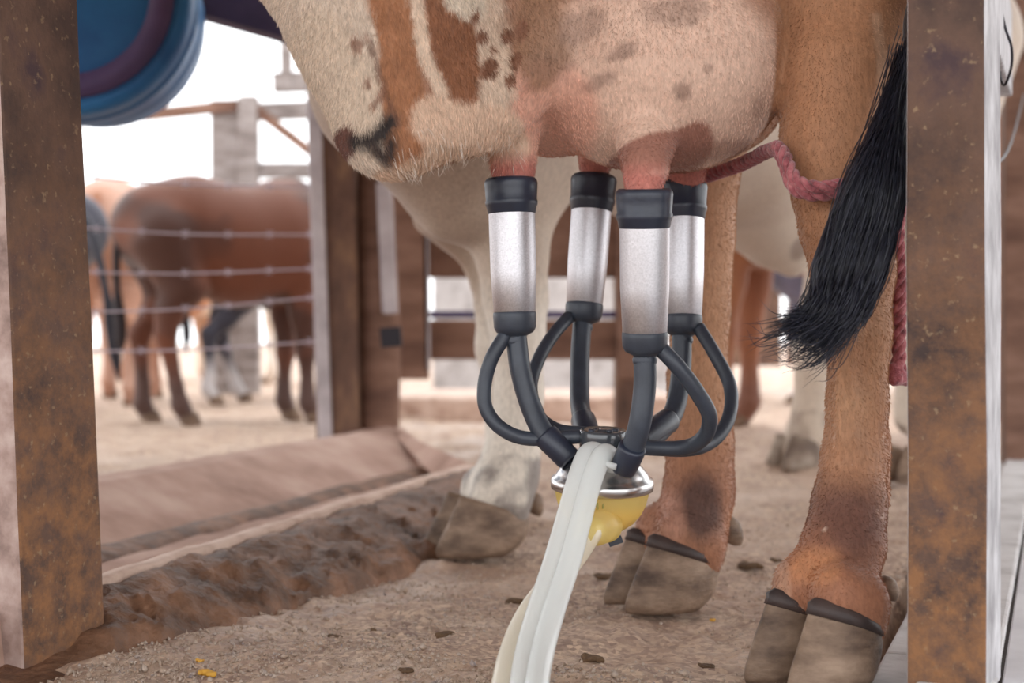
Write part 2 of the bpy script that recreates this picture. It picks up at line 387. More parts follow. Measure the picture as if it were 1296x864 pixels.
# dark mud ribbon stands for the crease shadow, the pale lip for the rim highlight
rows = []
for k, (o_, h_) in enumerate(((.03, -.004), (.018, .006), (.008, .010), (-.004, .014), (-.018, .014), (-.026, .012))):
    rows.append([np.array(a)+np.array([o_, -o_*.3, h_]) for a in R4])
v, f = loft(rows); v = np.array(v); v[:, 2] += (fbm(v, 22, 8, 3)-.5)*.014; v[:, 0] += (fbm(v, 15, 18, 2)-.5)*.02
tag(link('trough_crease_shade', mesh('trough_crease_shade', v, f), M['mud'], smooth=True), kind='structure')
rows = [[np.array(a)+np.array(o_) for a in R1[14:]] for o_ in ((.004, -.002, -.03), (.004, -.002, .0), (-.002, 0, .003), (-.018, .006, .003), (-.022, .008, -.03))]
v, f = loft(rows, True); v = np.array(v); v[:, 2] += (fbm(v, 18, 4, 2)-.5)*.008
tag(link('trough_lip', mesh('trough_lip', v, f), M['lip'], smooth=True), kind='structure')
# muddy bank in front of it
g0 = [G(140, 838), G(300, 790), G(420, 752), G(540, 712), G(600, 668), G(640, 620)]
g0 = [g0[0]+(g0[0]-g0[1])*1.0] + g0
s0 = spline(g0, 24); n0 = len(s0)
s1 = np.array([ext(ra, rb, -.3+1.28*i/(n0-1)) for i in range(n0)])
rows = []
for k in range(26):
    t = k/25; hgt = math.sin(t*math.pi/2)**.8; fade = np.clip((np.arange(n0)-17)/16, 0, 1); fade = .12+.88*fade*fade*(3-2*fade)
    r = s0*(1-t)+s1*t; r[:, 2] = (.062*hgt)*fade-(.016 if k == 0 else .004)
    if k > 22: r[:, :2] += np.array([-.012, .004])*(k-22); r[:, 2] -= .004*(k-22)
    rows.append(r)
Vb = np.concatenate(rows); amp = np.repeat(np.clip(np.sin(np.linspace(0.25, 1.1, 26)*math.pi/1.15), .15, 1), n0)
Vb[:, 2] += ((fbm(Vb, 16, 7, 3)-.5)*.055+(fbm(Vb, 50, 11, 3)-.5)*.026)*amp*np.tile(fade, 26)
Vb[:, 1] -= (fbm(Vb, 12, 13, 2)-.5)*.04*amp
ii = np.arange(26*n0).reshape(26, n0)
q = np.stack([ii[:-1, :-1].ravel(), ii[:-1, 1:].ravel(), ii[1:, 1:].ravel(), ii[1:, :-1].ravel()], 1)
tag(link('mud_bank', npmesh('mud_bank', Vb, q), M['mud'], smooth=True), kind='structure')

# tiled walkway on the right: kerb + separate slabs over a grout bed
def quadbox(c, z0, z1):
    return prism(c, z0, z1)
def kp(along, out): return tuple(K0+KD*along+KN*out)
v, f = quadbox([kp(-.9, .09), kp(2.75, .09), kp(2.75, 2.0), kp(-.9, 2.0)][::-1], -.06, .012)
tf = tag(link('floor', mesh('floor', v, f), M['grout']), kind='structure')
for a0, a1 in ((-.9, .1), (.105, .95), (.955, 1.85), (1.855, 2.75)):
    v, f = quadbox([kp(a0, 0), kp(a1, 0), kp(a1, .045), kp(a0, .045)][::-1], -.05, .010)
    o = link('kerb_block', mesh('kerb_block', v, f), M['kerb'], tf); bevelled(o, .004)
    v, f = quadbox([kp(a0, .049), kp(a1, .049), kp(a1, .12), kp(a0, .12)][::-1], -.05, .026)
    o = link('kerb_block', mesh('kerb_block', v, f), M['kerb'], tf); bevelled(o, .004)
tys = [.4, 1.27, 2.148, 3.098, 3.95]
for i in range(4):
    for j in range(3):
        y0, y1 = tys[i]+.004, tys[i+1]-.004
        def kx(y): return K0[0]+(y-K0[1])*KD[0]/KD[1]+.124/KD[1]
        if j == 0: c = [(kx(y0), y0), (kx(y0)+.52, y0), (kx(y1)+.52, y1), (kx(y1), y1)]
        else: c = [(kx(y0)+.52+.6*(j-1)+.006, y0), (kx(y0)+.52+.6*j, y0), (kx(y1)+.52+.6*j, y1), (kx(y1)+.52+.6*(j-1)+.006, y1)]
        v, f = quadbox(c, -.03, .018); o = link('tile', mesh('tile', v, f), M['tile'], tf); bevelled(o, .002, 1)
# shed roof overhead on purlins (out of frame, gives the shade)
v, f = prism([(-4.5, -3.0), (5, -3.0), (5, 4.6), (-4.5, 4.6)], 3.0, 3.04)
tag(link('ceiling', mesh('ceiling', v, f), M['roof']), kind='structure')

# ---------------------------------------------------------------- near posts
def post(name, c, top, z1, mfront, mside, label, sidefaces, rows=14, jit=.0012, bev=.004, seed=1, z0=-.05):
    v, f = prism(c, z0, z1, top, rows, jit, seed)
    me = mesh(name, v, f); me.materials.append(mfront); me.materials.append(mside)
    n = len(c)
    for k, pl in enumerate(me.polygons):
        if k >= 2 and ((k-2) % n) in sidefaces: pl.material_index = 1
    o = link(name, me); bevelled(o, bev); return tag(o, label, 'post')
# left post: near corner, right corner, back, left
nc = np.array([-.506, 1.485]); a_ = np.array([.052, .113]); b_ = np.array([-.113, .052])
c = [nc, nc+a_, nc+a_+b_, nc+b_]; tl = np.array([-.125, 0])
post('wooden_post', c, [p_+tl for p_ in c], 2.95, M['wood_rust_shade'], M['wood_blotch'], 'thick leaning brown post at the far left, its foot in the mud', (3,))
# right post
ang = math.radians(27); fdir = np.array([math.cos(ang), -math.sin(ang)]); bdir = np.array([math.sin(ang), math.cos(ang)])
c0 = np.array([(1147-CX)/F*1.34, 1.34]); wdt = .0725
c = [c0, c0+fdir*wdt, c0+fdir*wdt+bdir*.09, c0+bdir*.09]
post('wooden_post', c, None, 2.95, M['wood_rust_shade'], M['wood_lit'], 'squared brown post with sides coloured pale as if lit, standing beside the tail on the kerb', (1, 3), seed=5, bev=.003, z0=.015)
# farther right post on the tile end
c0 = np.array([(1272-CX)/F*3.85, 3.85])
c = [c0, c0+np.array([.13, -.03]), c0+np.array([.16, .1]), c0+np.array([.03, .13])]
post('wooden_post', c, None, 2.95, M['wood_brown'], M['wood_dark'], 'blurred brown post at the right edge beyond the slabs', (1, 3), seed=6, z0=0)
# board fixed high between those two posts, with a loop of black wire
a, b = P(1238, -40, 1.55), P(1272, 72, 2.9)
rt = thing('rail_board', a, 'board coloured pale as if lit, jutting from top of the right post', 'board')
v, f = beam(P(1243, -30, 1.5), P(1269, 70, 2.4), .14, .03); o = link('board', mesh('board', v, f), M['wood_lit'], rt); bevelled(o, .003)
wl = [P(1262, -10, 1.75), P(1272, 35, 1.8), P(1280, 60, 1.82), P(1280, 85, 1.84), P(1272, 108, 1.86), P(1266, 98, 1.88), P(1265, 60, 1.9)]
v, f = tube(spline(wl, 10), .0018, 8); tag(link('wire_loop', mesh('wire_loop', v, f), M['blackwire'], smooth=True), 'thin black wire loop dangling from the pale board', 'wire')
wl = [P(1235, 220, 1.52), P(1262, 208, 2.0), P(1280, 180, 2.5), P(1296, 120, 3.4)]
v, f = tube(spline(wl, 10), .002, 8); tag(link('slack_wire', mesh('slack_wire', v, f), M['blackwire'], smooth=True), 'thin slack dark wire between the two right posts', 'wire')

# ---------------------------------------------------------------- yard fence
def board(root, name, a, b, wd, th, m, up=(0, 0, 1)):
    v, f = beam(a, b, wd, th, up); o = link(name, mesh(name, v, f), m, root); bevelled(o, .004, 1); return o
def D(px): return px
# posts by the trough end
d0 = 4.25
pr = thing('fence_post', P(428, 548, d0), 'rough brown squared fence post at trough end, left half of the pair', 'post')
board(pr, 'post_body', P(430, 560, d0), P(424, 20, d0), .125, .12, M['wood_dark'], up=(1, 0, 0))
board(pr, 'edge_batten', P(412, 556, d0-.07), P(394, 40, d0-.07), .04, .025, M['wood_pale'], up=(1, 0, 0))
pr = thing('fence_post', P(475, 548, d0+.05), 'round dark brown log post at trough end, right half of the pair', 'post')
pa = spline([P(477, 556, d0+.05), P(480, 420, d0+.05), P(474, 250, d0+.05), P(470, 10, d0+.05)], 8)
v, f = tube(pa, np.linspace(.066, .06, len(pa)), 18); link('log', mesh('log', v, f), M['wood_brown'], pr, smooth=True)
board(pr, 'white_batten', P(494, 398, d0-.03), P(486, 232, d0-.03), .045, .03, M['wood_pale'], up=(1, 0, 0))['label'] = 'whitewashed batten'
v, f = beam(P(494, 415, d0-.06), P(496, 440, d0-.06), .06, .03, up=(1, 0, 0)); link('iron_hinge', mesh('hinge', v, f), M['blackwire'], pr)
# gate right of it
gt = thing('yard_gate', P(520, 480, 4.9), 'brown board gate hanging behind the pale cow foreleg', 'gate')
dg = 4.9
board(gt, 'upright_board', P(522, 481, dg-.05), P(520, 150, dg-.05), .115, .04, M['wood_brown'], up=(1, 0, 0))
board(gt, 'upright_board', P(800, 481, dg-.05), P(800, 150, dg-.05), .10, .04, M['wood_brown'], up=(1, 0, 0))
for yy, hh in ((329, 47), (431, 50), (225, 46), (280, 54)):
    board(gt, 'gate_board', P(530, yy, dg), P(830, yy, dg), hh*dg/F, .03, M['wood_brown'])
board(gt, 'gate_rail', P(535, 399, dg+.05), P(830, 399, dg+.05), .025, .03, M['bluerim'])
board(gt, 'gate_edge', P(541, 470, dg-.06), P(538, 270, dg-.06), .02, .02, M['wood_pale'], up=(1, 0, 0))
# hinge post for the gate (stands on the ground)
v, f = prism([(.36, 4.93), (.48, 4.93), (.48, 5.05), (.36, 5.05)], -.05, 1.6)
tag(link('fence_post', mesh('fence_post', v, f), M['wood_dark']), 'dark gate post showing between the middle teat cups', 'post')
# pale concrete step beyond
v, f = prism([(-.75, 6.3), (.75, 6.3), (.75, 7.4), (-.75, 7.4)], -.02, .10)
o = tag(link('concrete_step', mesh('concrete_step', v, f), M['lip']), kind='structure'); bevelled(o, .02)
v, f = prism([(-.5, 9), (1.0, 9), (1.0, 9.2), (-.5, 9.2)], -.02, .75)
o = tag(link('wall_back', mesh('wall_back', v, f), M['kerb']), kind='structure')
# wire fence
wf = thing('wire_fence', P(120, 600, 3.8), 'five strand wire fence running across the brown calf', 'fence')
pz = []
for z0, z1 in ((.66, .80), (.66, .66), (.535, .56), (.42, .475), (.32, .345)):
    if z1 == .80: z0 = .80
    a = Vector((-1.30, 3.8, z0)); b = Vector(((400-CX)/F*4.2, 4.2, z1)); mid = (a+b)/2+Vector((0, 0, -.012))
    path = spline([a, mid, b], 40); parts = [tube(path, .0027, 8)]
    for k in range(6, 80, 12):
        c_ = path[k]; 
        for s in (-1, 1): parts.append(tube([c_+np.array([-.008*s, 0, -.012]), c_, c_+np.array([.008*s, .006, .012])], .0014, 5))
    v, f = join(parts); link('wire', mesh('wire', v, f), M['wire'], wf, smooth=True)
v, f = prism([(-1.36, 3.74), (-1.26, 3.74), (-1.26, 3.84), (-1.36, 3.84)], -.05, 1.3)
link('line_post', mesh('line_post', v, f), M['wood_dark'], wf)
# corral behind the calf
cr = thing('corral_fence', P(300, 500, 7), 'tall grey plank corral rails against the white sky', 'fence')
dc = 9.2
board(cr, 'upright', P(289, 500, dc), P(287, 128, dc), 0.197, 0.079, M['wood_grey'], up=(1, 0, 0))
board(cr, 'upright', P(317, 500, dc-.06), P(315, 123, dc-.06), 0.118, 0.105, M['wood_grey'], up=(1, 0, 0))
board(cr, 'rail', P(40, 162, dc-.05), P(302, 134, dc-.05), 0.072, 0.066, M['wood_brown'])
board(cr, 'rail', P(320, 143, dc-.03), P(470, 138, dc-.03), 0.112, 0.066, M['wood_grey'])
board(cr, 'rail', P(320, 217, dc-.03), P(470, 217, dc-.03), 0.099, 0.066, M['wood_grey'])
board(cr, 'brace', P(322, 138, dc-.07), P(402, 200, dc-.07), 0.066, 0.039, M['wood_brown'])
board(cr, 'rail_end', P(346, 106, dc-.09), P(470, 102, dc-.09), 0.125, 0.079, M['wood_grey'])
board(cr, 'upright', P(363, 118, dc-.12), P(362, 55, dc-.12), 0.072, 0.053, M['wood_grey'], up=(1, 0, 0))
board(cr, 'upright', P(450, 500, dc), P(450, 40, dc), 0.197, 0.105, M['wood_grey'], up=(1, 0, 0))
board(cr, 'upright', P(45, 500, dc), P(45, 140, dc), 0.158, 0.105, M['wood_grey'], up=(1, 0, 0))
# vertical board wall far right
bw = thing('board_fence', (1.9, 9.4, 0), 'brown upright board fence seen between the right hind legs', 'fence')
xx = 1.3; k = 0
while xx < 4.0:
    wd = random.uniform(.13, .2); gap = random.choice([.006, .02, .045])
    v, f = beam((xx+wd/2, 9.4+random.uniform(-.02, .02), random.uniform(.12, .2)), (xx+wd/2, 9.4, random.uniform(1.45, 1.6)), wd, .03, up=(1, 0, 0))
    link('board', mesh('board', v, f), M['wood_dark'] if k % 3 else M['wood_brown'], bw); xx += wd+gap; k += 1
for z_ in (.45, 1.2):
    v, f = beam((1.3, 9.44, z_), (4.1, 9.44, z_), .09, .04); link('cross_rail', mesh('cross_rail', v, f), M['wood_dark'], bw)
for x_ in (1.2, 2.4, 3.5):
    v, f = beam((x_, 9.5, -.05), (x_, 9.5, 1.5), .1, .1, up=(1, 0, 0)); link('support_post', mesh('support_post', v, f), M['wood_dark'], bw)

# ---------------------------------------------------------------- blue drum and beam
dd = 2.75
bm_ = beam(P(-60, -95, 3.35), P(392, 32, 3.45), .11, .08); o = tag(link('roof_beam', mesh('roof_beam', *bm_), M['beam']), 'dark purplish beam crossing the top left behind the blue drum', 'beam'); bevelled(o, .004)
dr = thing('plastic_drum', P(75, 0, dd-.1), 'round blue plastic drum hanging at the top left', 'drum')
cen = np.array(P(78, -15, dd)); axd = np.array([-.16, 1, .10]); axd /= np.linalg.norm(axd); R_ = .248
cen0 = cen
prof = [(0, 0), (0, .55*R_), (.0, .78*R_), (.004, .80*R_), (.006, .86*R_), (.0, .90*R_), (.004, .955*R_), (.018, .99*R_), (.04, R_), (.1, 1.0*R_), (.106, 1.02*R_), (.12, 1.02*R_), (.126, R_), (.3, R_), (.31, 1.01*R_), (.33, 1.01*R_), (.34, R_), (.55, .98*R_), (.6, .9*R_), (.6, 0)]
v, f = lathe(cen0, axd, prof, 56, cap=False); o = link('drum_body', mesh('drum_body', v, f), M['blue'], dr, smooth=True)
v, f = lathe(cen0, axd, [(.006, .66*R_), (-.008, .68*R_), (-.010, .84*R_), (.006, .86*R_)], 56, cap=False); link('end_band', mesh('end_band', v, f), M['bluerim'], dr, smooth=True)
c_ = cen0+axd*.3
v, f = beam(c_+np.array([0, 0, R_*.95]), (c_[0], c_[1], 3.0), .04, .01); link('hanging_strap', mesh('hanging_strap', v, f), M['blackwire'], dr)

# ---------------------------------------------------------------- cattle: colour fields
def blend(c, newc, m): return c*(1-m[:, None])+np.array(lin(newc))[None]*m[:, None]
def patch(V, px, py, d, rx, ry, rot=0, soft=.12, jag=.5, sc=22, seed=0):
    """mask of an irregular blotch on the hide, given by place on the flank (x, z) and size"""
    c = P(px, py, d); s = d/F; dx = (V[:, 0]-c.x)/s; dz = -(V[:, 2]-c.z)/s
    a = math.radians(rot); u = (dx*math.cos(a)+dz*math.sin(a))/rx; w_ = (-dx*math.sin(a)+dz*math.cos(a))/ry
    r = np.sqrt(u*u+w_*w_)+(fbm(V, sc, seed+50, 3)-.5)*jag*2
    return np.clip((1-r)/soft+.5, 0, 1)
def band(V, pts, d, wpx, soft=.3, jag=.5, sc=30, seed=0):
    s = d/F; Q = np.stack([V[:, 0]/s+CX, HY-(V[:, 2]-CH)/s], 1); m = np.zeros(len(V))
    nz = (fbm(V, sc, seed+80, 3)-.5)*2*jag
    for (x0, y0), (x1, y1) in zip(pts[:-1], pts[1:]):
        a = np.array([x0, y0]); b = np.array([x1, y1])-a; t = np.clip(((Q-a)@b)/(b@b), 0, 1)
        dist = np.linalg.norm(Q-a-t[:, None]*b, axis=1)/wpx+nz
        m = np.maximum(m, np.clip((1-dist)/soft+.5, 0, 1))
    return m

# ---------------------------------------------------------------- hooves
def claw(base, toe, side, L, W, H, sgn, rise=.6):
    """one horn claw; toe, side unit xy vectors; sgn picks the outer side. rings of a D outline"""
    t = np.array([toe[0], toe[1], 0]); s = np.array([side[0], side[1], 0])*sgn; b0 = np.array(base, float)
    n = 28; rows = []
    for k in range(11):
        h = k/10
        row = []
        for i in range(n):
            a = 2*math.pi*i/n; ca, sa = math.cos(a), math.sin(a)
            x = ca*L*.5; y = sa*W*.5
            y = y*(1.0 if y > 0 else .72)                        # flatter inner wall
            if ca > 0: y *= (1-.42*ca**2.2)                       # pointed toe
            bulge = 1+.05*math.sin(h*math.pi)
            sx = 1-.40*h; sy = (1-.08*h)*bulge
            top = H*(rise+(1-rise)*(ca*.5+.5)**.75)
            xx_ = ca*L*((.50-.17*h) if ca > 0 else (.31+.05*h+.05*math.sin(h*math.pi)))-L*.13*h; yy_ = y*sy*(1+.05*math.sin(h*math.pi))
            z_ = top*h
            if k < 3: e_ = (.87, .96, .99)[k]; xx_ *= e_; yy_ *= e_
            z_ = z_ if k else 0
            row.append(b0+t*xx_+s*yy_+np.array([0, 0, z_+.001]))
        rows.append(row)
    v = [p_ for r in rows for p_ in r]; f = []
    for i in range(10):
        for j in range(n):
            k = (j+1) % n; q_ = (i*n+j, i*n+k, i*n+n+k, i*n+n+j); f.append(q_ if sgn > 0 else q_[::-1])
    c0 = tuple(range(n)); c1 = tuple(range(10*n, 11*n)); f += [c0[::-1] if sgn > 0 else c0, c1 if sgn > 0 else c1[::-1]]
    v = np.array(v); v += (fbm(v, 40, 5, 2)[:, None]-.5)*.005*np.array([[1, 1, 0]])
    def outw(r, e, dz):
        r = np.array(r); c = r.mean(0); d = r-c; d[:, 2] = 0; d /= np.linalg.norm(d, axis=1)[:, None]; r = r+d*e; r[:, 2] += dz; return [*r, r[0]]
    ring = loft([outw(rows[9], -.001, 0), outw(rows[9], .0020, .001), outw(rows[10], .0030, -.002), outw(rows[10], .0026, .003), outw(rows[10], -.006, .007)], sgn < 0)
    return v, f, ring
def hoof(root, base, toe, L=.115, W=.052, H=.075, mh=None, dewpts=None, gap=.41, band_=True, lift=.55):
    toe = np.array(toe, float); toe /= np.linalg.norm(toe); side = np.array([toe[1], -toe[0]])
    for sgn in (1, -1):
        b = np.array(base, float); b[:2] += side*sgn*W*gap; t2 = toe+side*sgn*(.05); t2 /= np.linalg.norm(t2); sd = np.array([t2[1], -t2[0]])
        v, f, ring = claw(b, t2, sd, L, W, H, sgn, lift)
        o = link('hoof_claw', mesh('hoof_claw', v, f), mh or M['hoof'], root, smooth=True)
        if band_:
            vv, ff = ring
            bo = link('coronet_band', mesh('coronet_band', vv, ff), M['hoof_band'], o, smooth=True)
    for dp in dewpts or []:
        p0 = np.array(P(*dp[:3])); dr_ = np.array(dp[3]); dr_ = dr_/np.linalg.norm(dr_); r = dp[4]
        v, f = lathe(p0-dr_*r*.9, dr_, [(0, r*.4), (r*.5, r*.85), (r, r), (r*1.7, r*.85), (r*2.3, r*.5), (r*2.6, r*.15)], 16)
        link('dewclaw', mesh('dewclaw', v, f), M['hoof'], root, smooth=True)

def pastern(base, toe, L, W, H, k=.014, up=.5):
    """skin that spreads from the leg onto the two claws"""
    toe = np.array(toe, float); toe /= np.linalg.norm(toe); side = np.array([toe[1], -toe[0]]); out = []
    for sgn in (1, -1):
        b = np.array(base, float); b[:2] += side*sgn*W*.40
        def q(f_, z_): return np.array([b[0]+toe[0]*f_*L, b[1]+toe[1]*f_*L, z_])
        out.append((q(-.06, H*.86), q(-.30, H*.66), W*.31, W*.38, k)); out.append((q(-.12, H*1.08), q(-.28, H*.95), W*.43, W*.50, k))
    return out
def fur(root, name, V, Q, colf, dens, length, comb, sel, rad=.00028, seed=2, lift=.35, shade=.25):
    """short hair strands as thin blades, coloured by the same field as the hide"""
    rng = np.random.default_rng(seed)
    Nn = normals(V, Q); A, B, C_, D_ = (V[Q[:, i]] for i in range(4))
    area = np.linalg.norm(np.cross(C_-A, D_-B), axis=1)/2; cen = (A+B+C_+D_)/4
    wgt = area*sel(cen); tot = wgt.sum(); n = int(tot*dens)
    fi = rng.choice(len(Q), n, p=wgt/tot); u, w_ = rng.random((2, n, 1))
    p0 = (A[fi]*(1-u)+B[fi]*u)*(1-w_)+(D_[fi]*(1-u)+C_[fi]*u)*w_
    nn = (Nn[Q[fi, 0]]*(1-u)+Nn[Q[fi, 1]]*u)*(1-w_)+(Nn[Q[fi, 3]]*(1-u)+Nn[Q[fi, 2]]*u)*w_
    nn /= np.linalg.norm(nn, axis=1)[:, None]
    cb = comb(p0); cb = cb-nn*(cb*nn).sum(1)[:, None]; cb /= np.linalg.norm(cb, axis=1)[:, None]+1e-9
    dirn = cb*(1-lift)+nn*lift+rng.normal(0, .16, (n, 3)); dirn /= np.linalg.norm(dirn, axis=1)[:, None]
    ln = length(p0)*rng.uniform(.6, 1.3, n)
    sd = np.cross(dirn, np.array([0, 1.0, 0])+rng.normal(0, .2, (n, 3))); sd /= np.linalg.norm(sd, axis=1)[:, None]+1e-9
    p1 = p0+dirn*ln[:, None]*.55; tip = dirn+cb*.5-nn*.1; tip /= np.linalg.norm(tip, axis=1)[:, None]; p2 = p1+tip*ln[:, None]*.45
    p0 = p0-nn*.0006
    vv = np.stack([p0-sd*rad, p0+sd*rad, p1+sd*rad*.8, p1-sd*rad*.8, p2], 1).reshape(-1, 3)
    i = np.arange(n)*5
    ft = np.concatenate([np.stack([i, i+1, i+2], 1), np.stack([i, i+2, i+3], 1), np.stack([i+3, i+2, i+4], 1)])
    me = npmesh(name, vv, ft)
    c = colf(p0)*rng.uniform(1-shade, 1+shade, (n, 1)); setcol(me, np.repeat(c, 5, 0))
    o = link(name, me, M['fur'], root, smooth=True); return tag(o, kind='stuff')

# ================================================================ cow being milked
cow = thing('milked_cow', (0.28, 1.6, 0), 'red-and-white spotted cow being milked, hind leg hobbled with red rope', 'cow')
pr = []
T1, T2 = (.52, 1.90, 1.14), (-.55, 2.06, 1.22)
pr += [(T1, (0, 1.92, 1.12), .30, .35, .06), ((0, 1.92, 1.12), T2, .35, .33, .06)]
pr += [(T2, (-1.05, 2.16, 1.25), .32, .24, .08), ((-1.05, 2.16, 1.25), (-1.45, 2.24, 1.4), .22, .15, .08), ((-1.45, 2.24, 1.4), (-1.6, 2.27, 1.38), .15, .13, .06), ((-1.6, 2.27, 1.38), (-1.82, 2.3, 1.1), .12, .075, .05)]
for yy in (2.0, 2.3): pr += [((-.95, yy, 1.05), (-.95, yy, .62), .13, .075, .06), ((-.95, yy, .62), (-.96, yy, .38), .06, .05, .03), ((-.96, yy, .38), (-.96, yy, .07), .035, .045, .03)]
pr += chain([(505, -230, 1.78, 220), (505, -115, 1.62, 205)], .05)
pr += [((.52, 1.7, 1.1), (.42, 1.62, .86), .2, .16, .08), ((.52, 2.0, 1.1), (.34, 1.98, .86), .2, .15, .08)]
# navel flap in front of the udder
pr += chain([(505, -115, 1.62, 205), (500, -20, 1.53, 150), (499, 60, 1.5, 108), (494, 158, 1.47, 66)], .03)
pr += chain([(497, 150, 1.48, 68), (560, 128, 1.50, 70), (610, 118, 1.52, 68), (650, 92, 1.55, 62)], .02)
pr += chain([(600, 10, 1.58, 118), (700, 0, 1.64, 130)], .04)
# front quarter and rear quarter of the udder
pr += chain([(662, 128, 1.62, 56), (700, 128, 1.66, 66), (740, 130, 1.70, 60)], .02)
pr += chain([(800, 92, 1.60, 118), (866, 90, 1.60, 122)], .025)
pr += chain([(820, -60, 1.66, 150), (840, 60, 1.60, 135)], .05)
pr += chain([(860, 120, 1.72, 92), (905, 110, 1.74, 92)], .02)
# teats
pr += chain([(649, 172, 1.58, 34), (650, 204, 1.58, 24), (650, 236, 1.58, 22)], .012)
pr += chain([(752, 182, 1.75, 24), (753, 206, 1.77, 19), (752, 240, 1.78, 17)], .012)
pr += chain([(817, 184, 1.515, 38), (817, 214, 1.475, 27), (815, 250, 1.45, 24)], .012)
pr += chain([(868, 205, 1.70, 32), (868, 225, 1.71, 20), (868, 250, 1.72, 18)], .012)
# near hind leg (A), far hind leg (B)
LA = [(1072, -120, 1.66, 118), (1070, 0, 1.59, 80), (1063, 100, 1.56, 78), (1056, 180, 1.54, 66), (1058, 238, 1.52, 54), (1070, 290, 1.52, 54), (1078, 340, 1.52, 51), (1085, 420, 1.51, 41), (1084, 510, 1.51, 36.5), (1079, 580, 1.51, 38), (1075, 640, 1.49, 45), (1068, 690, 1.475, 50), (1060, 714, 1.465, 52)]
pr += chain(LA, .012)
HA = ((.300, 1.432, -.002), (-.86, -.51), .126, .070, .088); HB = ((.192, 1.855, 0), (-.94, -.34), .142, .074, .092)
pr += pastern(*HA)+pastern(*HB)
LB = [(905, 20, 2.0, 100), (892, 130, 1.93, 72), (884, 220, 1.89, 50), (886, 300, 1.88, 42), (886, 400, 1.87, 37), (884, 480, 1.87, 38), (884, 560, 1.87, 41), (884, 620, 1.87, 43), (876, 665, 1.87, 44), (862, 690, 1.87, 43)]
pr += chain(LB, .012)
# tendon and bone ridges
pr += chain([(1118, 150, 1.60, 22), (1112, 300, 1.56, 16), (1112, 560, 1.53, 9), (1116, 640, 1.52, 12)], .02)
pr += chain([(1060, 300, 1.475, 14), (1068, 420, 1.475, 12), (1070, 560, 1.478, 11)], .02)
pr += chain([(912, 250, 1.9, 14), (915, 500, 1.89, 9), (918, 640, 1.89, 12)], .015)
cuts = chain([(455, 20, 1.385, 6), (482, 95, 1.385, 12), (500, 150, 1.395, 13), (498, 190, 1.41, 8)], .03)
cuts += chain([(990, -80, 1.46, 16), (984, 60, 1.46, 16), (985, 200, 1.46, 14)], .01)
cuts += chain([(668, 92, 1.47, 7), (670, 130, 1.50, 9), (690, 165, 1.53, 7)], .02)
cuts += chain([(560, 20, 1.40, 5), (600, 90, 1.42, 5)], .03)
V1, Q1 = implicit('cow', pr, .0062, cuts, it=3)
V1 += normals(V1, Q1)*((fbm(V1, 14, 3, 2)-.5)*.006)[:, None]
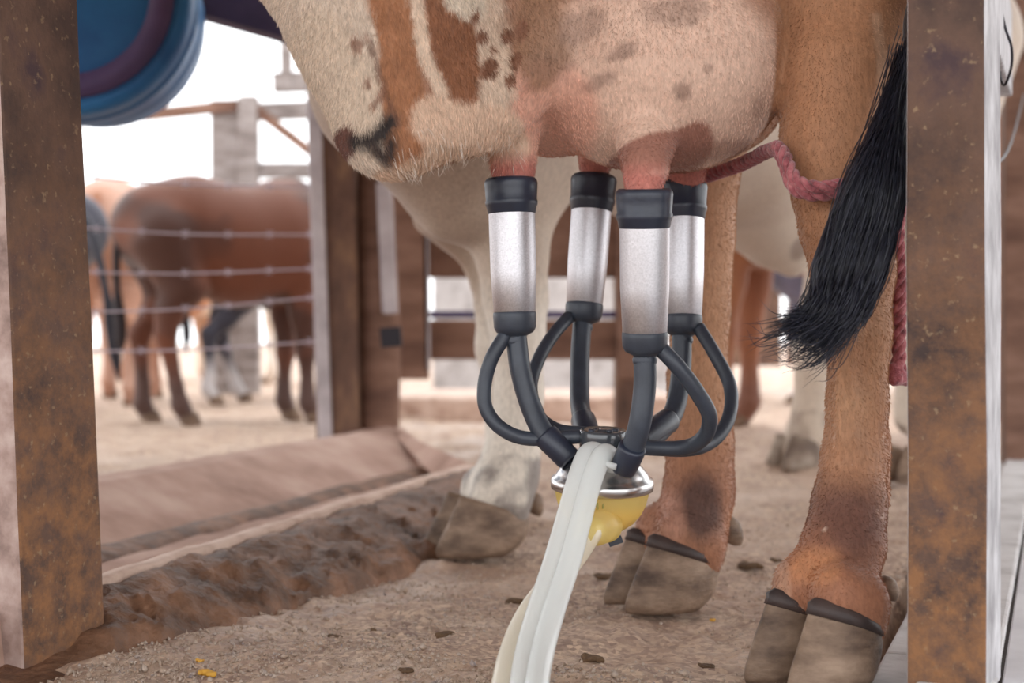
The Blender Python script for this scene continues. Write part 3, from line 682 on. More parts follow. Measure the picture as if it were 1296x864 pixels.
def cowcol(V):
    c = np.tile(np.array(lin('a67c64')), (len(V), 1))
    n = fbm(V, 7, 21, 3); c = c*(0.9+.25*n[:, None])
    x = V[:, 0]; zz = V[:, 2]
    ORG = 'b4835f'; CRM = 'cdb9a4'; PINK = 'd8b7a3'
    fore = (x < (700-CX)/F*1.5)
    dfl = 1.42
    # udder: pink, thin haired
    ud = patch(V, 830, 110, 1.5, 172, 150, 0, .25, .1, 12, 3); ud = ud*(V[:, 2] > .45)
    c = blend(c, PINK, ud*.9)
    ud2 = patch(V, 690, 160, 1.6, 62, 62, 0, .25, .1, 12, 4)
    c = blend(c, 'd5a590', ud2)
    # flap: cream face, brown bands
    c = blend(c, 'cfbcaa', band(V, [(300, -120), (380, 0), (430, 110), (430, 150)], dfl, 78, .25, .12, 20, 1))
    c = blend(c, 'ccb8a4', band(V, [(395, 60), (440, 130), (480, 150)], dfl, 50, .25, .12, 20, 2))
    c = blend(c, 'a3704f', band(V, [(470, -120), (492, 0), (505, 50), (507, 100), (512, 150), (510, 190), (530, 205)], dfl, 25, .2, .18, 20, 3))
    c = blend(c, '8c5c40', band(V, [(560, -160), (572, 0), (580, 60), (592, 108)], dfl, 36, .15, .2, 22, 4))
    c = blend(c, 'd8c0aa', band(V, [(518, -60), (528, 10), (536, 70), (556, 110), (560, 150)], dfl, 8, .5, .3, 30, 5))
    c = blend(c, 'd6b8a0', band(V, [(552, 150), (590, 158), (625, 150), (640, 165)], dfl, 34, .25, .15, 25, 6))
    c = blend(c, 'c9ab93', band(V, [(548, 190), (580, 190), (540, 205), (500, 222), (478, 222)], dfl, 16, .4, .1, 25, 6))
    c = blend(c, 'cdb5a0', band(V, [(600, -80), (618, 20), (625, 60), (632, 100)], dfl, 22, .3, .8, 42, 7))
    c = blend(c, '8f6a50', band(V, [(680, -80), (685, 10), (680, 60)], dfl, 34, .7, .9, 34, 17)*.8)
    c = blend(c, 'd0c0ad', patch(V, 590, 0, dfl, 26, 20, 0, .3, .4, 30, 21))
    for px, py, r in ((608, 36, 7), (622, 50, 5), (640, 30, 8), (618, 78, 10), (652, 62, 9), (600, 12, 6), (660, 20, 10), (645, 90, 7)):
        c = blend(c, '7e5540', patch(V, px, py, dfl, r, r*1.5, 20, .35, .25, 60, px))
    # nostril like dark tuft and brown mark on the flap
    c = blend(c, '6b463a', patch(V, 424, 166, 1.38, 19, 20, 40, .25, .15, 60, 31))
    c = blend(c, '2d2523', band(V, [(444, 172), (462, 174), (480, 164), (493, 148)], 1.4, 9, 1.3, .6, 55, 32))
    c = blend(c, '3a2c28', band(V, [(470, 182), (484, 195), (492, 176)], 1.4, 8, 1.4, .4, 60, 33))
    c = blend(c, '74503f', band(V, [(462, 40), (480, 95), (500, 150)], 1.39, 4, .7, .4, 50, 33)*.7)
    for px, py, r in ((452, 55, 8), (445, 48, 5), (462, 100, 6), (478, 120, 6), (470, 130, 5)):
        c = blend(c, '8a6350', patch(V, px, py, 1.4, r, r*1.3, 20, .6, .3, 60, px)*.8)
    # grey freckles on the udder skin
    for px, py, rx, ry, rt, al in ((790, 58, 20, 9, -25, .6), (762, 92, 26, 11, -20, .5), (870, 108, 11, 12, 0, .7), (855, 8, 45, 20, 0, .5), (902, 80, 7, 6, 0, .5), (975, 120, 10, 16, 0, .35), (740, 20, 30, 22, -20, .4), (700, 70, 30, 20, 0, .25)):
        c = blend(c, '7d6154', patch(V, px, py, 1.45, rx, ry, rt, .5, .3, 50, px)*al)
    c = blend(c, '9a6b5b', band(V, [(785, 210), (835, 190), (890, 172)], 1.47, 24, .2, .12, 30, 40))
    c = blend(c, '8f6554', band(V, [(855, 215), (905, 185), (960, 175)], 1.5, 10, .6, .2, 30, 41)*.6)
    # teats
    for px, d in ((650, 1.58), (753, 1.77), (816, 1.46), (868, 1.71)):
        X0 = (px-CX)/F*d
        m = (np.hypot(V[:, 0]-X0, V[:, 1]-d) < .045)*np.clip((P(px, 203 if px == 816 else 192, d).z-V[:, 2])/.02, 0, 1)
        c = blend(c, 'b87468', m)
    # legs
    leg = np.clip(((x-(985-CX)/F*1.5)/.003), 0, 1)*np.clip((1.75-V[:, 1])/.05+.5, 0, 1)*(V[:, 2] < 1.1)
    c = blend(c, 'a57656', leg)
    lb = (V[:, 1] > 1.80)*(x > .1)*(V[:, 2] < .62)
    c = blend(c, 'b08363', lb*1.0)
    both = np.clip(leg+lb, 0, 1)
    c = blend(c, 'c79b78', both*np.clip((fbm(V, 9, 61, 3)-.5)*4, 0, 1)*.5)
    c = blend(c, '8f5a45', both*np.clip((.28-V[:, 2])/.12, 0, 1)*.6)
    c = blend(c, '5a3d37', both*patch(V, 1072, 655, 1.47, 52, 48, 0, .7, .25, 20, 71)*.75)
    c = blend(c, '4c3834', both*patch(V, 885, 640, 1.83, 30, 42, 0, .6, .2, 20, 72)*.85)
    c = blend(c, 'b98a76', both*patch(V, 852, 655, 1.83, 14, 26, 0, .8, .3, 20, 73)*.7)
    c = blend(c, 'bb8058', both*patch(V, 1020, 712, 1.46, 30, 16, -30, .7, .2, 20, 74)*.7)
    c = blend(c, 'c5a084', both*band(V, [(1113, 20), (1116, 120), (1092, 300)], 1.5, 7, .9, .3, 22, 75)*.6)
    c = blend(c, 'e0c4b0', leg*(fbm(V, 110, 90, 2) > .84)*(V[:, 2] < .4)*.6)
    return c
def sub_norm(p): return p
me = npmesh('body', V1, Q1); setcol(me, cowcol(V1)); body = link('body', me, M['coat'], cow, smooth=True)
inview = lambda p_: np.clip((p_[:, 0]+.6)/.2, 0, 1)*( (p_[:, 0] < .45) & (p_[:, 1] < 1.9)).astype(float)*np.clip((1.05-p_[:, 2])/.33, 0, 1)
def thin(p_):
    ud_ = ((p_[:, 0] > (655-CX)/F*1.5) & (p_[:, 0] < (985-CX)/F*1.5) & (p_[:, 2] < .64)).astype(float)
    return inview(p_)*(1-.55*ud_)*np.where(p_[:, 0] > (985-CX)/F*1.5, .55, 1)
def hlen(p_): 
    ud_ = ((p_[:, 0] > (650-CX)/F*1.5)); return np.where(p_[:, 0] > (985-CX)/F*1.5, .0034, np.where(ud_, .0042, .0078))
fur(cow, 'coat_hair', V1, Q1, cowcol, 330000, hlen, lambda p_: np.tile(np.array([.35, -.1, -1.0]), (len(p_), 1))+np.stack([np.sin(p_[:, 2]*18)*.25, 0*p_[:, 0], np.cos(p_[:, 0]*14)*.15], 1), thin)
# dark whiskers of the flap tuft
# long pale hairs under the flap
und = lambda p_: ((p_[:, 0] > (500-CX)/F*1.45) & (p_[:, 0] < (660-CX)/F*1.45) & (p_[:, 2] < .565) & (p_[:, 2] > .5) & (p_[:, 1] < 1.6)).astype(float)
fur(cow, 'belly_hair', V1, Q1, lambda p_: np.tile(np.array(lin('d9ccc0')), (len(p_), 1)), 9000, lambda p_: np.full(len(p_), .016), lambda p_: np.tile(np.array([.3, 0, -1]), (len(p_), 1)), und, seed=9, lift=.5, rad=.0002)
hoof(cow, *HA, dewpts=[(1122, 742, 1.485, (.5, .1, -.8), .011), (1050, 735, 1.62, (0, .6, -.6), .010)])
hoof(cow, *HB, dewpts=[(921, 668, 1.87, (.55, .1, -.75), .017)])
hoof(cow, (-.98, 2.0, 0), (-.96, .1), .12, .055, .08, band_=False); hoof(cow, (-.98, 2.3, 0), (-.96, .1), .12, .055, .08, band_=False)
# tail
tp = spline([(.66, 1.80, 1.22), (.60, 1.60, 1.0), P(1185, -20, 1.50), P(1165, 70, 1.47), P(1140, 160, 1.43), P(1108, 250, 1.40)], 10)
v, f = tube(tp, np.linspace(.03, .010, len(tp)), 14); link('tail', mesh('tail', v, f), M['coat'], cow, smooth=True)
me = cow.children[-1].data; setcol(me, np.tile(np.array(lin('2c2626')), (len(me.vertices), 1)))
def strands(n, seg, seed):
    rng = np.random.default_rng(seed); vs_ = []; fs = []
    for i in range(n):
        u = rng.random()
        # start along the tail bone, end fanning to the left-bottom
        s = rng.random()**.8; a = np.array(P(1152-s*28, 50+s*135, 1.455-.04*s))+rng.normal(0, .006, 3)
        m1 = np.array(P(1143-68*(1-u)*1.05+rng.normal(0, 3), 235+rng.normal(0, 8), 1.39+rng.normal(0, .010)))
        m2 = np.array(P(1036+84*u+rng.normal(0, 4), 335+rng.normal(0, 8), 1.375+rng.normal(0, .010)))
        L_ = rng.random()**.6
        ex = 1000+ 62*u + rng.normal(0, 9); ey = 402+ 46*u +rng.normal(0, 10)
        m3 = np.array(P(1022+72*u+rng.normal(0, 5), 388+8*u+rng.normal(0, 5), 1.375+rng.normal(0, .01)))
        e = np.array(P(ex-25*L_, ey+12*L_, 1.37+rng.normal(0, .015)))
        pts = [a, m1, m2, m3, e]
        if rng.random() < .62: pts = pts[:4]+[m3+(e-m3)*rng.uniform(.1, .6)]
        elif rng.random() < .12: pts.append(e+np.array([-.03*rng.random()-.01, 0, rng.normal(-.004, .010)]))
        c = spline(pts, seg); T, U, W = frames(c); k = len(c); r = np.full(k, .00055); r[-8:] = np.linspace(.0005, .00010, 8)
        ang_ = np.array([0, 2.094, 4.188]); o_ = len(vs_)*0
        ring = c[:, None]+r[:, None, None]*(np.cos(ang_)[None, :, None]*U[:, None]+np.sin(ang_)[None, :, None]*W[:, None]); vs_.append(ring.reshape(-1, 3))
    out = []; base = 0
    for rg in vs_:
        k = len(rg)//3; i = np.arange(k-1)[:, None]*3; j = np.arange(3)[None]; j2 = (j+1) % 3
        out.append((np.stack([i+j, i+j2, i+3+j2, i+3+j], -1)+base).reshape(-1, 4)); base += len(rg)
    return np.concatenate(vs_), np.concatenate(out)
v, f = strands(2600, 7, 5)
o = link('tail_switch', npmesh('tail_switch', v, f), M['tailhair'], cow, smooth=True); tag(o, 'long black tail hair', kind='stuff')

# red hobble rope
def rope(path, r, turns=160, seg=8):
    path = np.asarray(path); T, U, W = frames(path); s = np.concatenate([[0], np.cumsum(np.linalg.norm(np.diff(path, axis=0), axis=1))]); parts = []
    for k in range(3):
        a = s*turns+k*2.094; c = path+(r*.52)*(np.cos(a)[:, None]*U+np.sin(a)[:, None]*W); parts.append(tube(c, r*.56, seg))
    return join(parts)
rp = thing('hobble_rope', P(1030, 240, 1.47), 'faded red rope tying the hind legs together above the hocks', 'rope')
path = spline([P(866, 232, 1.80), P(900, 222, 1.74), P(940, 208, 1.66), P(978, 190, 1.56), P(992, 200, 1.50), P(1006, 236, 1.472), P(1030, 245, 1.462), P(1060, 242, 1.460), P(1100, 236, 1.475), P(1125, 234, 1.52), P(1132, 236, 1.57)], 14)
v, f = rope(path, .0086); link('hobble', mesh('hobble', v, f), M['rope'], rp, smooth=True)
path = spline([P(978, 190, 1.55), P(986, 188, 1.50), P(1000, 216, 1.474), P(1012, 232, 1.462), P(1040, 238, 1.453), P(1090, 230, 1.465), P(1126, 226, 1.51), P(1150, 224, 1.54)], 14)
v, f = rope(path, .0068); link('second_turn', mesh('second_turn', v, f), M['rope'], rp, smooth=True)
path = spline([P(1150, 224, 1.54), P(1140, 262, 1.53), P(1136, 300, 1.525), P(1139, 360, 1.525), P(1138, 420, 1.525), P(1138, 470, 1.525)], 16)
v, f = rope(path, .0075); link('hanging_end', mesh('hanging_end', v, f), M['rope'], rp, smooth=True)
Vk, Qk = implicit('knot', chain([(1136, 462, 1.525, 10), (1132, 478, 1.52, 11), (1144, 480, 1.53, 9)], .004), .002); Vk += normals(Vk, Qk)*((fbm(Vk, 160, 3, 2)-.5)*.005)[:, None]
link('frayed_knot', npmesh('knot', Vk, Qk), M['rope'], rp, smooth=True)

# ================================================================ generic cattle
def cattle(name, origin, heading, sc, colf, label, h=.016, lenf=1.0, legx=None, tailm=None, group=None, head=True, extra=(), belly=1.0, hm=None, toe=None, tail_pts=None, legr=1.0):
    """heading = angle of the nose direction in the ground plane; legx: shifts of feet (hindL, hindR, foreL, foreR)"""
    root = thing(name, (origin[0], origin[1], 0), label, 'cow', group)
    ca, sa = math.cos(heading), math.sin(heading)
    def T(x, y, z_): return np.array([origin[0]+(x*lenf*ca-y*sa)*sc, origin[1]+(x*lenf*sa+y*ca)*sc, z_*sc])
    pr = []
    def ch(pts, k):
        for i in range(len(pts)-1):
            a, b = pts[i], pts[i+1]; pr.append((T(*a[:3]), T(*b[:3]), a[3]*sc, b[3]*sc, k*sc))
    ch([(-.66, 0, 1.02, .22), (-.4, 0, 1.0, .28), (0, 0, .93, .33*belly), (.35, 0, .96, .30), (.62, 0, 1.0, .24)], .08)
    ch([(.45, 0, 1.2, .1), (.3, 0, 1.18, .1)], .08)
    ch([(.62, 0, 1.02, .22), (.88, 0, 1.14, .15), (1.05, 0, 1.24, .12)], .06)
    ch([(.6, 0, .82, .12), (.8, 0, .95, .07)], .06)
    if head:
        ch([(1.08, 0, 1.26, .12), (1.2, 0, 1.16, .10), (1.38, 0, .98, .066)], .05)
        for s in (-1, 1): ch([(1.06, s*.1, 1.27, .03), (1.03, s*.24, 1.22, .02)], .02)
    legx = legx or (0, 0, 0, 0)
    for s, dx in ((1, legx[0]), (-1, legx[1])):
        ch([(-.62, s*.13, .95, .19), (-.5, s*.16, .72, .12), (-.60, s*.15, .58, .072), (-.70+dx*.5, s*.15, .47, .052), (-.66+dx*.8, s*.15, .2, .034*legr), (-.66+dx, s*.15, .11, .042*legr), (-.61+dx, s*.15, .05, .045)], .04)
    for s, dx in ((1, legx[2]), (-1, legx[3])):
        ch([(.45, s*.13, .85, .14), (.45+dx*.3, s*.14, .58, .075), (.46+dx*.5, s*.14, .37, .047), (.46+dx, s*.14, .18, .034*legr), (.46+dx, s*.14, .11, .042*legr), (.50+dx, s*.14, .05, .045)], .04)
    for e in extra: pr.append(e)
    Vc, Qc = implicit(name, pr, h, it=3)
    me = npmesh('body', Vc, Qc); setcol(me, colf(Vc)); link('body', me, M['coat'], root, smooth=True)
    tdir = toe or (ca, sa)
    for x_, s in ((-.58+legx[0], .15), (-.58+legx[1], -.15), (.53+legx[2], .14), (.53+legx[3], -.14)):
        b = T(x_, s, 0); b[2] = 0
        hoof(root, b, tdir, .12*sc, .055*sc, .075*sc, mh=hm, band_=False)
    tw = tail_pts or [T(-.84, 0, 1.16), T(-.93, 0, .95), T(-.93, .02, .7), T(-.9, .03, .5), T(-.9, .04, .36)]
    pth = spline(tw, 8); rr = np.interp(np.linspace(0, 1, len(pth)), [0, .5, .65, .85, 1], [.028, .018, .034, .03, .004])*sc
    v, f = tube(pth, rr, 10); me = mesh('tail', v, f); setcol(me, np.tile(np.array(lin(tailm or '2b2523')), (len(v), 1))); link('tail', me, M['coat'], root, smooth=True)
    return root
def solid(a, b=None, low=None, sc=4):
    def fn(V):
        c = np.tile(np.array(lin(a)), (len(V), 1)); n = fbm(V, sc, 5, 3)
        if b: c = blend(c, b, np.clip((n-.5)*5+.5, 0, 1))
        if low: c = blend(c, low, np.clip((.28-V[:, 2])/.12, 0, 1))
        return c
    return fn

# ---- pale cow standing behind the cluster (custom, since its foreleg shows large)
c2 = thing('pale_cow', (.3, 2.9, 0), 'pale cream cow standing behind, its white foreleg left of the cluster', 'cow')
pr = [((.02, 2.58, .92), (.38, 3.1, .90), .30, .30, .08), ((.38, 3.1, .90), (.78, 3.72, .98), .29, .27, .08)]
pr += chain([(640, 190, 2.42, 105), (600, 212, 2.36, 92), (520, 98, 2.27, 122), (530, -40, 2.62, 125), (540, -220, 2.95, 100)], .05)
pr += chain([(560, 285, 2.33, 14), (580, 255, 2.34, 40)], .03)
pr += chain([(640, 250, 2.4, 80), (648, 320, 2.37, 45), (652, 380, 2.36, 40), (656, 430, 2.35, 33), (657, 500, 2.35, 30), (650, 560, 2.34, 33), (643, 600, 2.33, 38), (632, 632, 2.33, 40)], .02)
pr += chain([(560, 270, 2.62, 40), (596, 330, 2.68, 12), (612, 390, 2.7, 11), (624, 440, 2.72, 22), (634, 500, 2.74, 21), (636, 590, 2.75, 24)], .02)
pr += chain([(940, 200, 3.1, 95), (985, 285, 3.28, 58), (1000, 318, 3.30, 22), (1004, 340, 3.30, 9)], .04)
pr += chain([(1045, 60, 3.7, 110), (1060, 220, 3.8, 70), (1052, 330, 3.9, 30), (1028, 440, 3.9, 24), (1025, 520, 3.9, 20), (1020, 552, 3.88, 24), (1010, 572, 3.86, 24)], .03)
pr += chain([(1180, 60, 3.6, 110), (1175, 300, 3.5, 35), (1160, 420, 3.5, 24), (1155, 530, 3.5, 24)], .03)
HW = ((( 600-CX)/F*2.30, 2.32, 0), (-.95, -.31), .166, .080, .098); pr += pastern(*HW)
V2, Q2 = implicit('pale', pr, .010, it=3)
def palecol(V):
    c = np.tile(np.array(lin('bfae9d')), (len(V), 1)); n = fbm(V, 5, 9, 3)
    c = blend(c, 'a48d7c', np.clip((n-.5)*5, 0, 1)*np.clip((V[:, 2]-.42)/.1, 0, 1)*.6)
    c = blend(c, 'dcd3c6', np.clip((.46-V[:, 2])/.08, 0, 1)*.8)
    c = blend(c, '8f7d70', patch(V, 1005, 318, 3.25, 12, 14, 0, .5, .1, 20, 3))
    c = blend(c, '6f6562', (V[:, 2] < .16)*np.clip((fbm(V, 22, 2, 3)-.42)*6, 0, 1)*.8)
    c = blend(c, 'b59c85', np.clip((.35-V[:, 2])/.1, 0, 1)*np.clip((V[:, 1]-3.3)/.3, 0, 1)*.5)
    return c
me = npmesh('body', V2, Q2); setcol(me, palecol(V2)); link('body', me, M['coat'], c2, smooth=True)
hoof(c2, *HW, mh=M['hoof'], dewpts=[(674, 634, 2.36, (.4, .1, -.8), .017)], band_=False)
hoof(c2, ((632-CX)/F*2.75, 2.74, 0), (-.84, -.54), .13, .06, .085, band_=False)
hoof(c2, ((1004-CX)/F*3.85, 3.85, 0), (-.84, -.54), .16, .065, .095, mh=M['hoof_pale'], band_=False)
hoof(c2, ((1145-CX)/F*3.5, 3.5, 0), (-.84, -.54), .13, .06, .09, band_=False)
# ---- chestnut calf beyond the wire
cattle('brown_calf', ((300-CX)/F*5.95, 6.0), math.radians(28), .80, solid('6d412f', '4c3027', '58423c', 5), 'chestnut brown calf standing behind the wire fence', h=.012, lenf=.68, legx=(-.04, .14, -.03, .02), tailm='2a2327', legr=1.0, belly=.92)
cattle('tan_cow', ((98-CX)/F*7.3, 8.1), math.radians(97), .95, solid('ad8069', 'bd9683'), 'light tan cow mostly hidden behind the left post and calf', tailm='a06d52')
cattle('dark_cow', ((-85-CX)/F*6.2, 6.6), math.radians(190), .85, solid('34333f', '45424e'), 'dark slate cow at left post, tail hanging toward the calf', tailm='25242e', lenf=.8,
       tail_pts=[P(70, 250, 6.3), P(112, 285, 6.15), P(134, 370, 6.05), P(143, 430, 6.05), P(151, 484, 6.05)])
cattle('dark_cow', ((372-CX)/F*8.0, 8.0), math.radians(20), .82, solid('2f2f3a', '3c3a44', 'b9b4b4'), 'dark slate cow whose leg shows under the calf belly', tailm='25242e', lenf=.8, legx=(.2, -.1, 0, 0))
cattle('white_cow', ((400-CX)/F*11, 11.5), math.radians(160), .9, solid('ddd3c8', 'cbb9a8'), 'white cow far off between the front legs of the calf', tailm='b5a79a')
cattle('tan_cow', ((210-CX)/F*12, 12.5), math.radians(60), .9, solid('b07a58', 'd8c4b0', sc=3), 'tan and white patched cow far off below the calf belly', tailm='a06d52')
# ---- reddish cow and slate leg behind the hocks
cattle('red_cow', (1.2, 5.3), math.radians(150), .98, solid('a06a4a', '8c5a42', '7d5545'), 'reddish brown cow whose foreleg shows right of the rear teat cup', tailm='3a2a26', lenf=.85)
cattle('slate_cow', (1.95, 7.7), math.radians(200), .8, solid('4d4d5e', '65647a', 'b9b6c0'), 'slate grey cow beyond the hanging tail tip', tailm='25242e')

# ================================================================ milking cluster
mc = thing('milking_cluster', P(768, 600, 1.55), 'milking cluster hanging from the udder, steel cups and yellow bowl', 'milking machine')
def cup(top, bot, rm, d1, d2, label):
    """top/bot pixel centre of mouth top and shell end"""
    A = np.array(P(*top)); B = np.array(P(*bot)); ax_ = B-A; L = np.linalg.norm(ax_); ax_ /= L
    s1 = d1*L
    r = rm
    sh = lathe(A, ax_, [(s1-.006, r*.80), (s1-.006, r*.865), (s1+.002, r*.87), (L*.6, r*.86), (d2*L, r*.78), (d2*L+.002, r*.70)], 48, cap=False)
    o = link('teat_cup', mesh('teat_cup', *sh), M['steel'], mc, smooth=True); o['label'] = label
    mo = lathe(A, ax_, [(.006, r*.60), (.001, r*.64), (-.001, r*.90), (.0015, r*.975), (.005, r), (.010, r*.985), (s1*.62, r*.955), (s1*.66, r*.985), (s1*.78, r*.975), (s1*.82, r*.94), (s1, r*.90), (s1+.002, r*.85), (s1-.004, r*.8)], 48, cap=False)
    link('mouthpiece', mesh('mouthpiece', *mo), M['rubber'], o, smooth=True)
    cp = lathe(A, ax_, [(d2*L-.002, r*.74), (d2*L, r*.80), (d2*L+.004, r*.81), (L*.955, r*.79), (L*.985, r*.70), (L, r*.55), (L+.002, r*.42), (L+.004, r*.40), (L+.006, r*.44), (L+.010, r*.42), (L+.013, r*.33)], 40)
    link('end_cap', mesh('end_cap', *cp), M['hose'], o, smooth=True)
    return A, B
cup((646.5, 228, 1.58), (652, 424, 1.58), .0297, .215, .86, 'front left cup, left of the group')
cup((752, 225, 1.78), (738, 408, 1.76), .0290, .235, .88, 'far cup tilted to the left')
cup((815.5, 241, 1.45), (816, 448, 1.47), .0294, .225, .87, 'nearest cup in front')
cup((865, 233, 1.72), (864, 424, 1.70), .0290, .235, .88, 'rear cup half hidden')
def hosep(name, pts, r, m=M['hose'], n=10, parent=mc, seg=16):
    v, f = tube(spline([P(*p_) for p_ in pts], n), r, seg); return link(name, mesh(name, v, f), m, parent, smooth=True)
rt_ = .0118
hosep('milk_tube', [(653, 425, 1.58), (659, 470, 1.575), (672, 515, 1.57), (690, 552, 1.56), (716, 578, 1.55)], rt_)
hosep('milk_tube', [(737, 408, 1.76), (734, 455, 1.74), (734, 510, 1.70), (739, 535, 1.66), (748, 556, 1.62)], rt_)
hosep('milk_tube', [(816, 450, 1.47), (816, 490, 1.47), (810, 535, 1.47), (799, 572, 1.48), (786, 594, 1.49)], rt_)
hosep('milk_tube', [(863, 424, 1.70), (862, 470, 1.69), (855, 515, 1.67), (840, 542, 1.64), (815, 563, 1.60)], rt_)
for p_, q_ in (((690, 551, 1.56), (722, 584, 1.55)), ((801, 566, 1.475), (788, 597, 1.49)), ((846, 533, 1.65), (806, 562, 1.59)), ((738, 532, 1.665), (746, 556, 1.62))):
    A = np.array(P(*p_)); B = np.array(P(*q_)); L = np.linalg.norm(B-A)
    v, f = lathe(A, B-A, [(0, .012), (0, .0142), (.003, .0148), (L*.9, .0140), (L, .012)], 24); link('inlet_sleeve', mesh('inlet_sleeve', v, f), M['rubber'], mc, smooth=True)
rp_ = .0080
hosep('pulse_tube', [(640, 424, 1.575), (622, 455, 1.57), (613, 490, 1.57), (616, 520, 1.565), (636, 544, 1.56), (670, 556, 1.56), (738, 553, 1.56)], rp_)
hosep('pulse_tube', [(720, 402, 1.75), (700, 425, 1.72), (682, 455, 1.69), (672, 490, 1.66), (680, 525, 1.62), (705, 545, 1.59), (742, 550, 1.57)], rp_)
hosep('pulse_tube', [(836, 442, 1.465), (858, 465, 1.46), (882, 497, 1.465), (898, 528, 1.48), (890, 555, 1.50), (860, 568, 1.52), (790, 566, 1.53)], rp_*1.05)
hosep('pulse_tube', [(884, 415, 1.69), (904, 448, 1.67), (924, 490, 1.65), (922, 530, 1.62), (900, 560, 1.59), (860, 570, 1.56), (785, 562, 1.55)], rp_)
# claw: axis tilted a little toward us
ca_ = P(766, 590, 1.56); axis = Vector((.02, -.10, 1)).normalized(); base = np.array(P(762, 615, 1.56))
R_ = .0555
lid = lathe(base, axis, [(-.004, R_*.97), (-.003, R_*1.01), (.004, R_*1.02), (.008, R_*1.0), (.010, R_*.93), (.014, R_*.90), (.022, R_*.78), (.030, R_*.62), (.038, R_*.50), (.042, R_*.46)], 64)
link('claw_lid', mesh('claw_lid', *lid), M['polished'], mc, smooth=True)
dk = lathe(base+np.array(axis)*.041, axis, [(0, .024), (.002, .026), (.018, .0265), (.020, .0255), (.021, .024), (.0195, .020), (.0195, .008), (.0215, .007), (.0215, .003)], 48)
dsk = link('distributor_cap', mesh('distributor_cap', *dk), M['lidplastic'], mc, smooth=True)
for a in (0.4, 1.97, 3.54, 5.11):
    c_ = base+np.array(axis)*.0605+np.array([math.cos(a)*.0145, math.sin(a)*.0145, 0]); v, f = lathe(c_, axis, [(-.002, .0035), (.0015, .0035), (.002, .0028)], 14); link('cap_screw', mesh('cap_screw', v, f), M['rubber'], dsk, smooth=True)
bl = lathe(base, -axis, [(.002, .0515), (.010, .0510), (.020, .0485), (.030, .044), (.040, .036), (.048, .025), (.052, .012), (.053, .001)], 56, cap=False)
bl2 = lathe(base, -axis, [(.002, .0490), (.010, .0485), (.020, .0460), (.030, .0415), (.040, .0335), (.046, .023), (.049, .001)], 56, cap=False)
bo = link('claw_bowl', mesh('claw_bowl', *join([bl, (bl2[0], [q_[::-1] for q_ in bl2[1]])])), M['bowl'], mc, smooth=True)
# milk in the bowl
mk = lathe(base-np.array(axis)*.018, -axis, [(0, .001), (0, .045), (.006, .0435), (.012, .0405), (.022, .0325), (.028, .022), (.030, .001)], 40, cap=False)
M['milk'] = mat('milk', ['f8efcb'], rough=.3, sss=.3)
link('milk', mesh('milk', *mk), M['milk'], bo, smooth=True)
# embossed worn mark on the bowl front (illegible dark strokes)
M['mark'] = mat('worn_mark', ['9a9350'], rough=.5)
parts = []
for dx, tl_, hh in ((-20, .5, 7), (-20, -.5, 7), (-9, 0, 9), (-2, .1, 9), (5, 0, 8), (11, 0, 6), (1, 1.4, 6)):
    an = math.radians(-8+dx*1.15); c_ = base+np.array([math.sin(an)*.049-.006, -math.cos(an)*.0490, -.017]); hv = np.array([math.sin(tl_), 0, math.cos(tl_)])*hh*.00045
    parts.append(tube([c_-hv, c_+hv], .0011, 6))
link('moulded_mark', mesh('moulded_mark', *join(parts)), M['mark'], bo)
kb = lathe(base-np.array(axis)*.050, -axis, [(0, .012), (.002, .016), (.008, .016), (.011, .013), (.012, .006)], 24); link('bottom_knob', mesh('bottom_knob', *kb), M['rubber'], mc, smooth=True)
v, f = beam(P(770, 688, 1.545), P(787, 682, 1.545), .008, .010); link('shutoff_lever', mesh('shutoff_lever', v, f), M['rubber'], mc)
# outlet
A = np.array(P(766, 664, 1.53)); B = np.array(P(732, 680, 1.47)); v, f = lathe(A, B-A, [(0, .020), (.012, .019), (.026, .0185), (.028, .0165), (.05, .0155), (np.linalg.norm(B-A), .0145)], 28)
link('milk_outlet', mesh('milk_outlet', v, f), M['bowl'], mc, smooth=True)
hosep('long_milk_hose', [(752, 668, 1.50), (740, 686, 1.475), (722, 712, 1.47), (694, 744, 1.46), (668, 780, 1.43), (650, 820, 1.385), (638, 870, 1.33), (630, 960, 1.25)], .0125, M['milkhose'], 12, seg=24)
hosep('long_pulse_hose', [(760, 582, 1.53), (755, 574, 1.515), (744, 576, 1.50), (732, 604, 1.485), (716, 660, 1.46), (700, 715, 1.43), (682, 770, 1.385), (668, 820, 1.34), (660, 870, 1.28), (655, 940, 1.2)], .0112, M['clear'], 12, seg=24)
hosep('long_pulse_hose', [(776, 588, 1.52), (771, 578, 1.505), (762, 578, 1.49), (749, 608, 1.475), (735, 660, 1.45), (720, 715, 1.42), (702, 770, 1.375), (688, 820, 1.33), (679, 870, 1.27), (676, 940, 1.19)], .0112, M['clear'], 12, seg=24)
for p_, q_ in (((748, 562, 1.53), (742, 566, 1.50)), ((770, 562, 1.53), (764, 572, 1.49))):
    pass
v, f = tube([P(752, 583, 1.485), P(780, 592, 1.475)], .0035, 12); link('air_nipple', mesh('air_nipple', v, f), M['clear'], mc, smooth=True)
tag(dsk, 'smoky black cap')

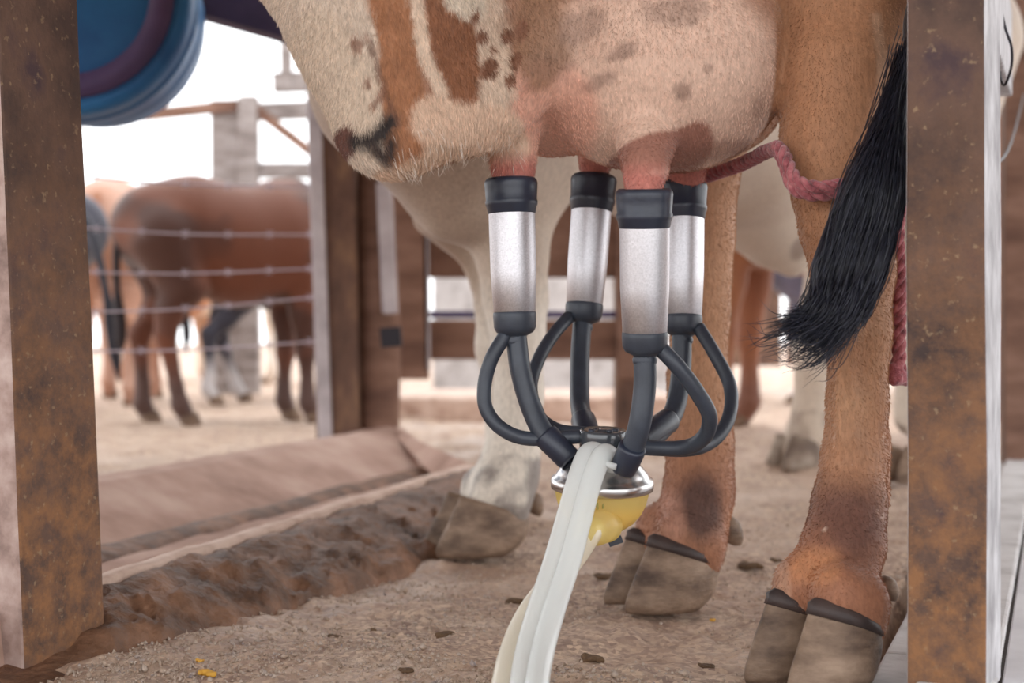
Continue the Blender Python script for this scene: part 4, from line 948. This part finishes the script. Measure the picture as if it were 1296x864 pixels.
# ================================================================ loose bits on the ground
def blob(name, px, py, r, flat, m, label, cat, group=None, seed=0):
    c = G(px, py); rng = random.Random(seed); c.z = float(ground_z(np.array([[c.x, c.y, 0.]]))[0])
    prims = [(np.array([c.x+rng.uniform(-1, 1)*r, c.y+rng.uniform(-1, 1)*r, r*flat*.3]), np.array([c.x+rng.uniform(-1, 1)*r, c.y+rng.uniform(-1, 1)*r, r*flat*.4]), r*rng.uniform(.2, .42), r*.22, r*.2) for _ in range(6)]
    Vb_, Qb_ = implicit(name, prims, r/5, it=1); Vb_[:, 2] = Vb_[:, 2]*flat*.8+c.z; Vb_ += normals(Vb_, Qb_)*((fbm(Vb_, 3/r*.5, seed, 2)-.5)*r*.4)[:, None]
    o = link(name, npmesh(name, Vb_, Qb_), m, smooth=True); return tag(o, label, cat, group)
for i, (px, py, r, lb) in enumerate([(424, 798, .008, 'small dark dung lump below the muddy bank'), (562, 800, .012, 'dark dung clump left of the clear hoses'), (470, 793, .006, 'tiny dung crumb between bank and hoses'),
        (512, 858, .010, 'dark dung bit at the bottom edge'), (948, 722, .017, 'dark dung clump between the two brown hooves'), (985, 712, .013, 'dung pile right of the middle clump, before near leg'),
        (655, 756, .014, 'dung smear touching the left of the hoses'), (748, 838, .012, 'dark crumbly dung near the bottom middle'), (765, 727, .014, 'dung clump left of the far brown hoof'), (893, 838, .008, 'small dark bit left of the nearest hoof')]):
    blob('dung_clump', px, py, r, .9, M['dung'], lb, 'dung', 'dung on the dirt', i+3)
for i, (px, py, r, lb) in enumerate([(262, 858, .008, 'yellow kernel at the bottom left by the post'), (254, 843, .005, 'smaller yellow kernel just above the bottom one'), (902, 780, .004, 'tiny yellow kernel right of the far brown hoof')]):
    blob('maize_kernel', px, py, r, 1.3, M['yellow'], lb, 'kernel', 'spilled kernels', i+40)
# stones near the far kerb
blob('stone', 1132, 606, .03, .5, M['stone'], 'pale stone right of the near hind leg', 'stone', None, 77)
# gravel grains: nobody could count them
rng = np.random.default_rng(11); vs_ = []; fs = []; oct_v = np.array([[1, 0, 0], [-1, 0, 0], [0, 1, 0], [0, -1, 0], [0, 0, 1], [0, 0, -1]], float)
oct_f = np.array([[0, 2, 4], [2, 1, 4], [1, 3, 4], [3, 0, 4], [2, 0, 5], [1, 2, 5], [3, 1, 5], [0, 3, 5]])
n = 0
PX = []
for i in range(42000):
    y = 1.35+rng.random()**1.8*2.0; x = rng.uniform(-.42, .42)*y
    if (np.array([x, y])-K0)@KN > -.03 or x < -.43+(y-1.56)*.42: continue
    PX.append((x, y, 0.))
PX = np.array(PX); keep = fbm(PX, 5, 77, 3)+rng.uniform(-.2, .2, len(PX)) > .5; PX = PX[keep]; GZ = ground_z(PX)
for (x, y, _), gz in zip(PX, GZ):
    s = rng.uniform(.0008, .0024)*(1 if rng.random() > .03 else 2)
    vs_.append(oct_v*s*rng.uniform(.6, 1.4, 3)+rng.normal(0, s*.2, (6, 3))+np.array([x, y, gz+s*.7])); fs.append(oct_f+n); n += 6
tag(link('gravel', npmesh('gravel', np.concatenate(vs_), np.concatenate(fs)), M['stone']), 'fine gravel scattered over the damp dirt', 'gravel', kind='stuff')
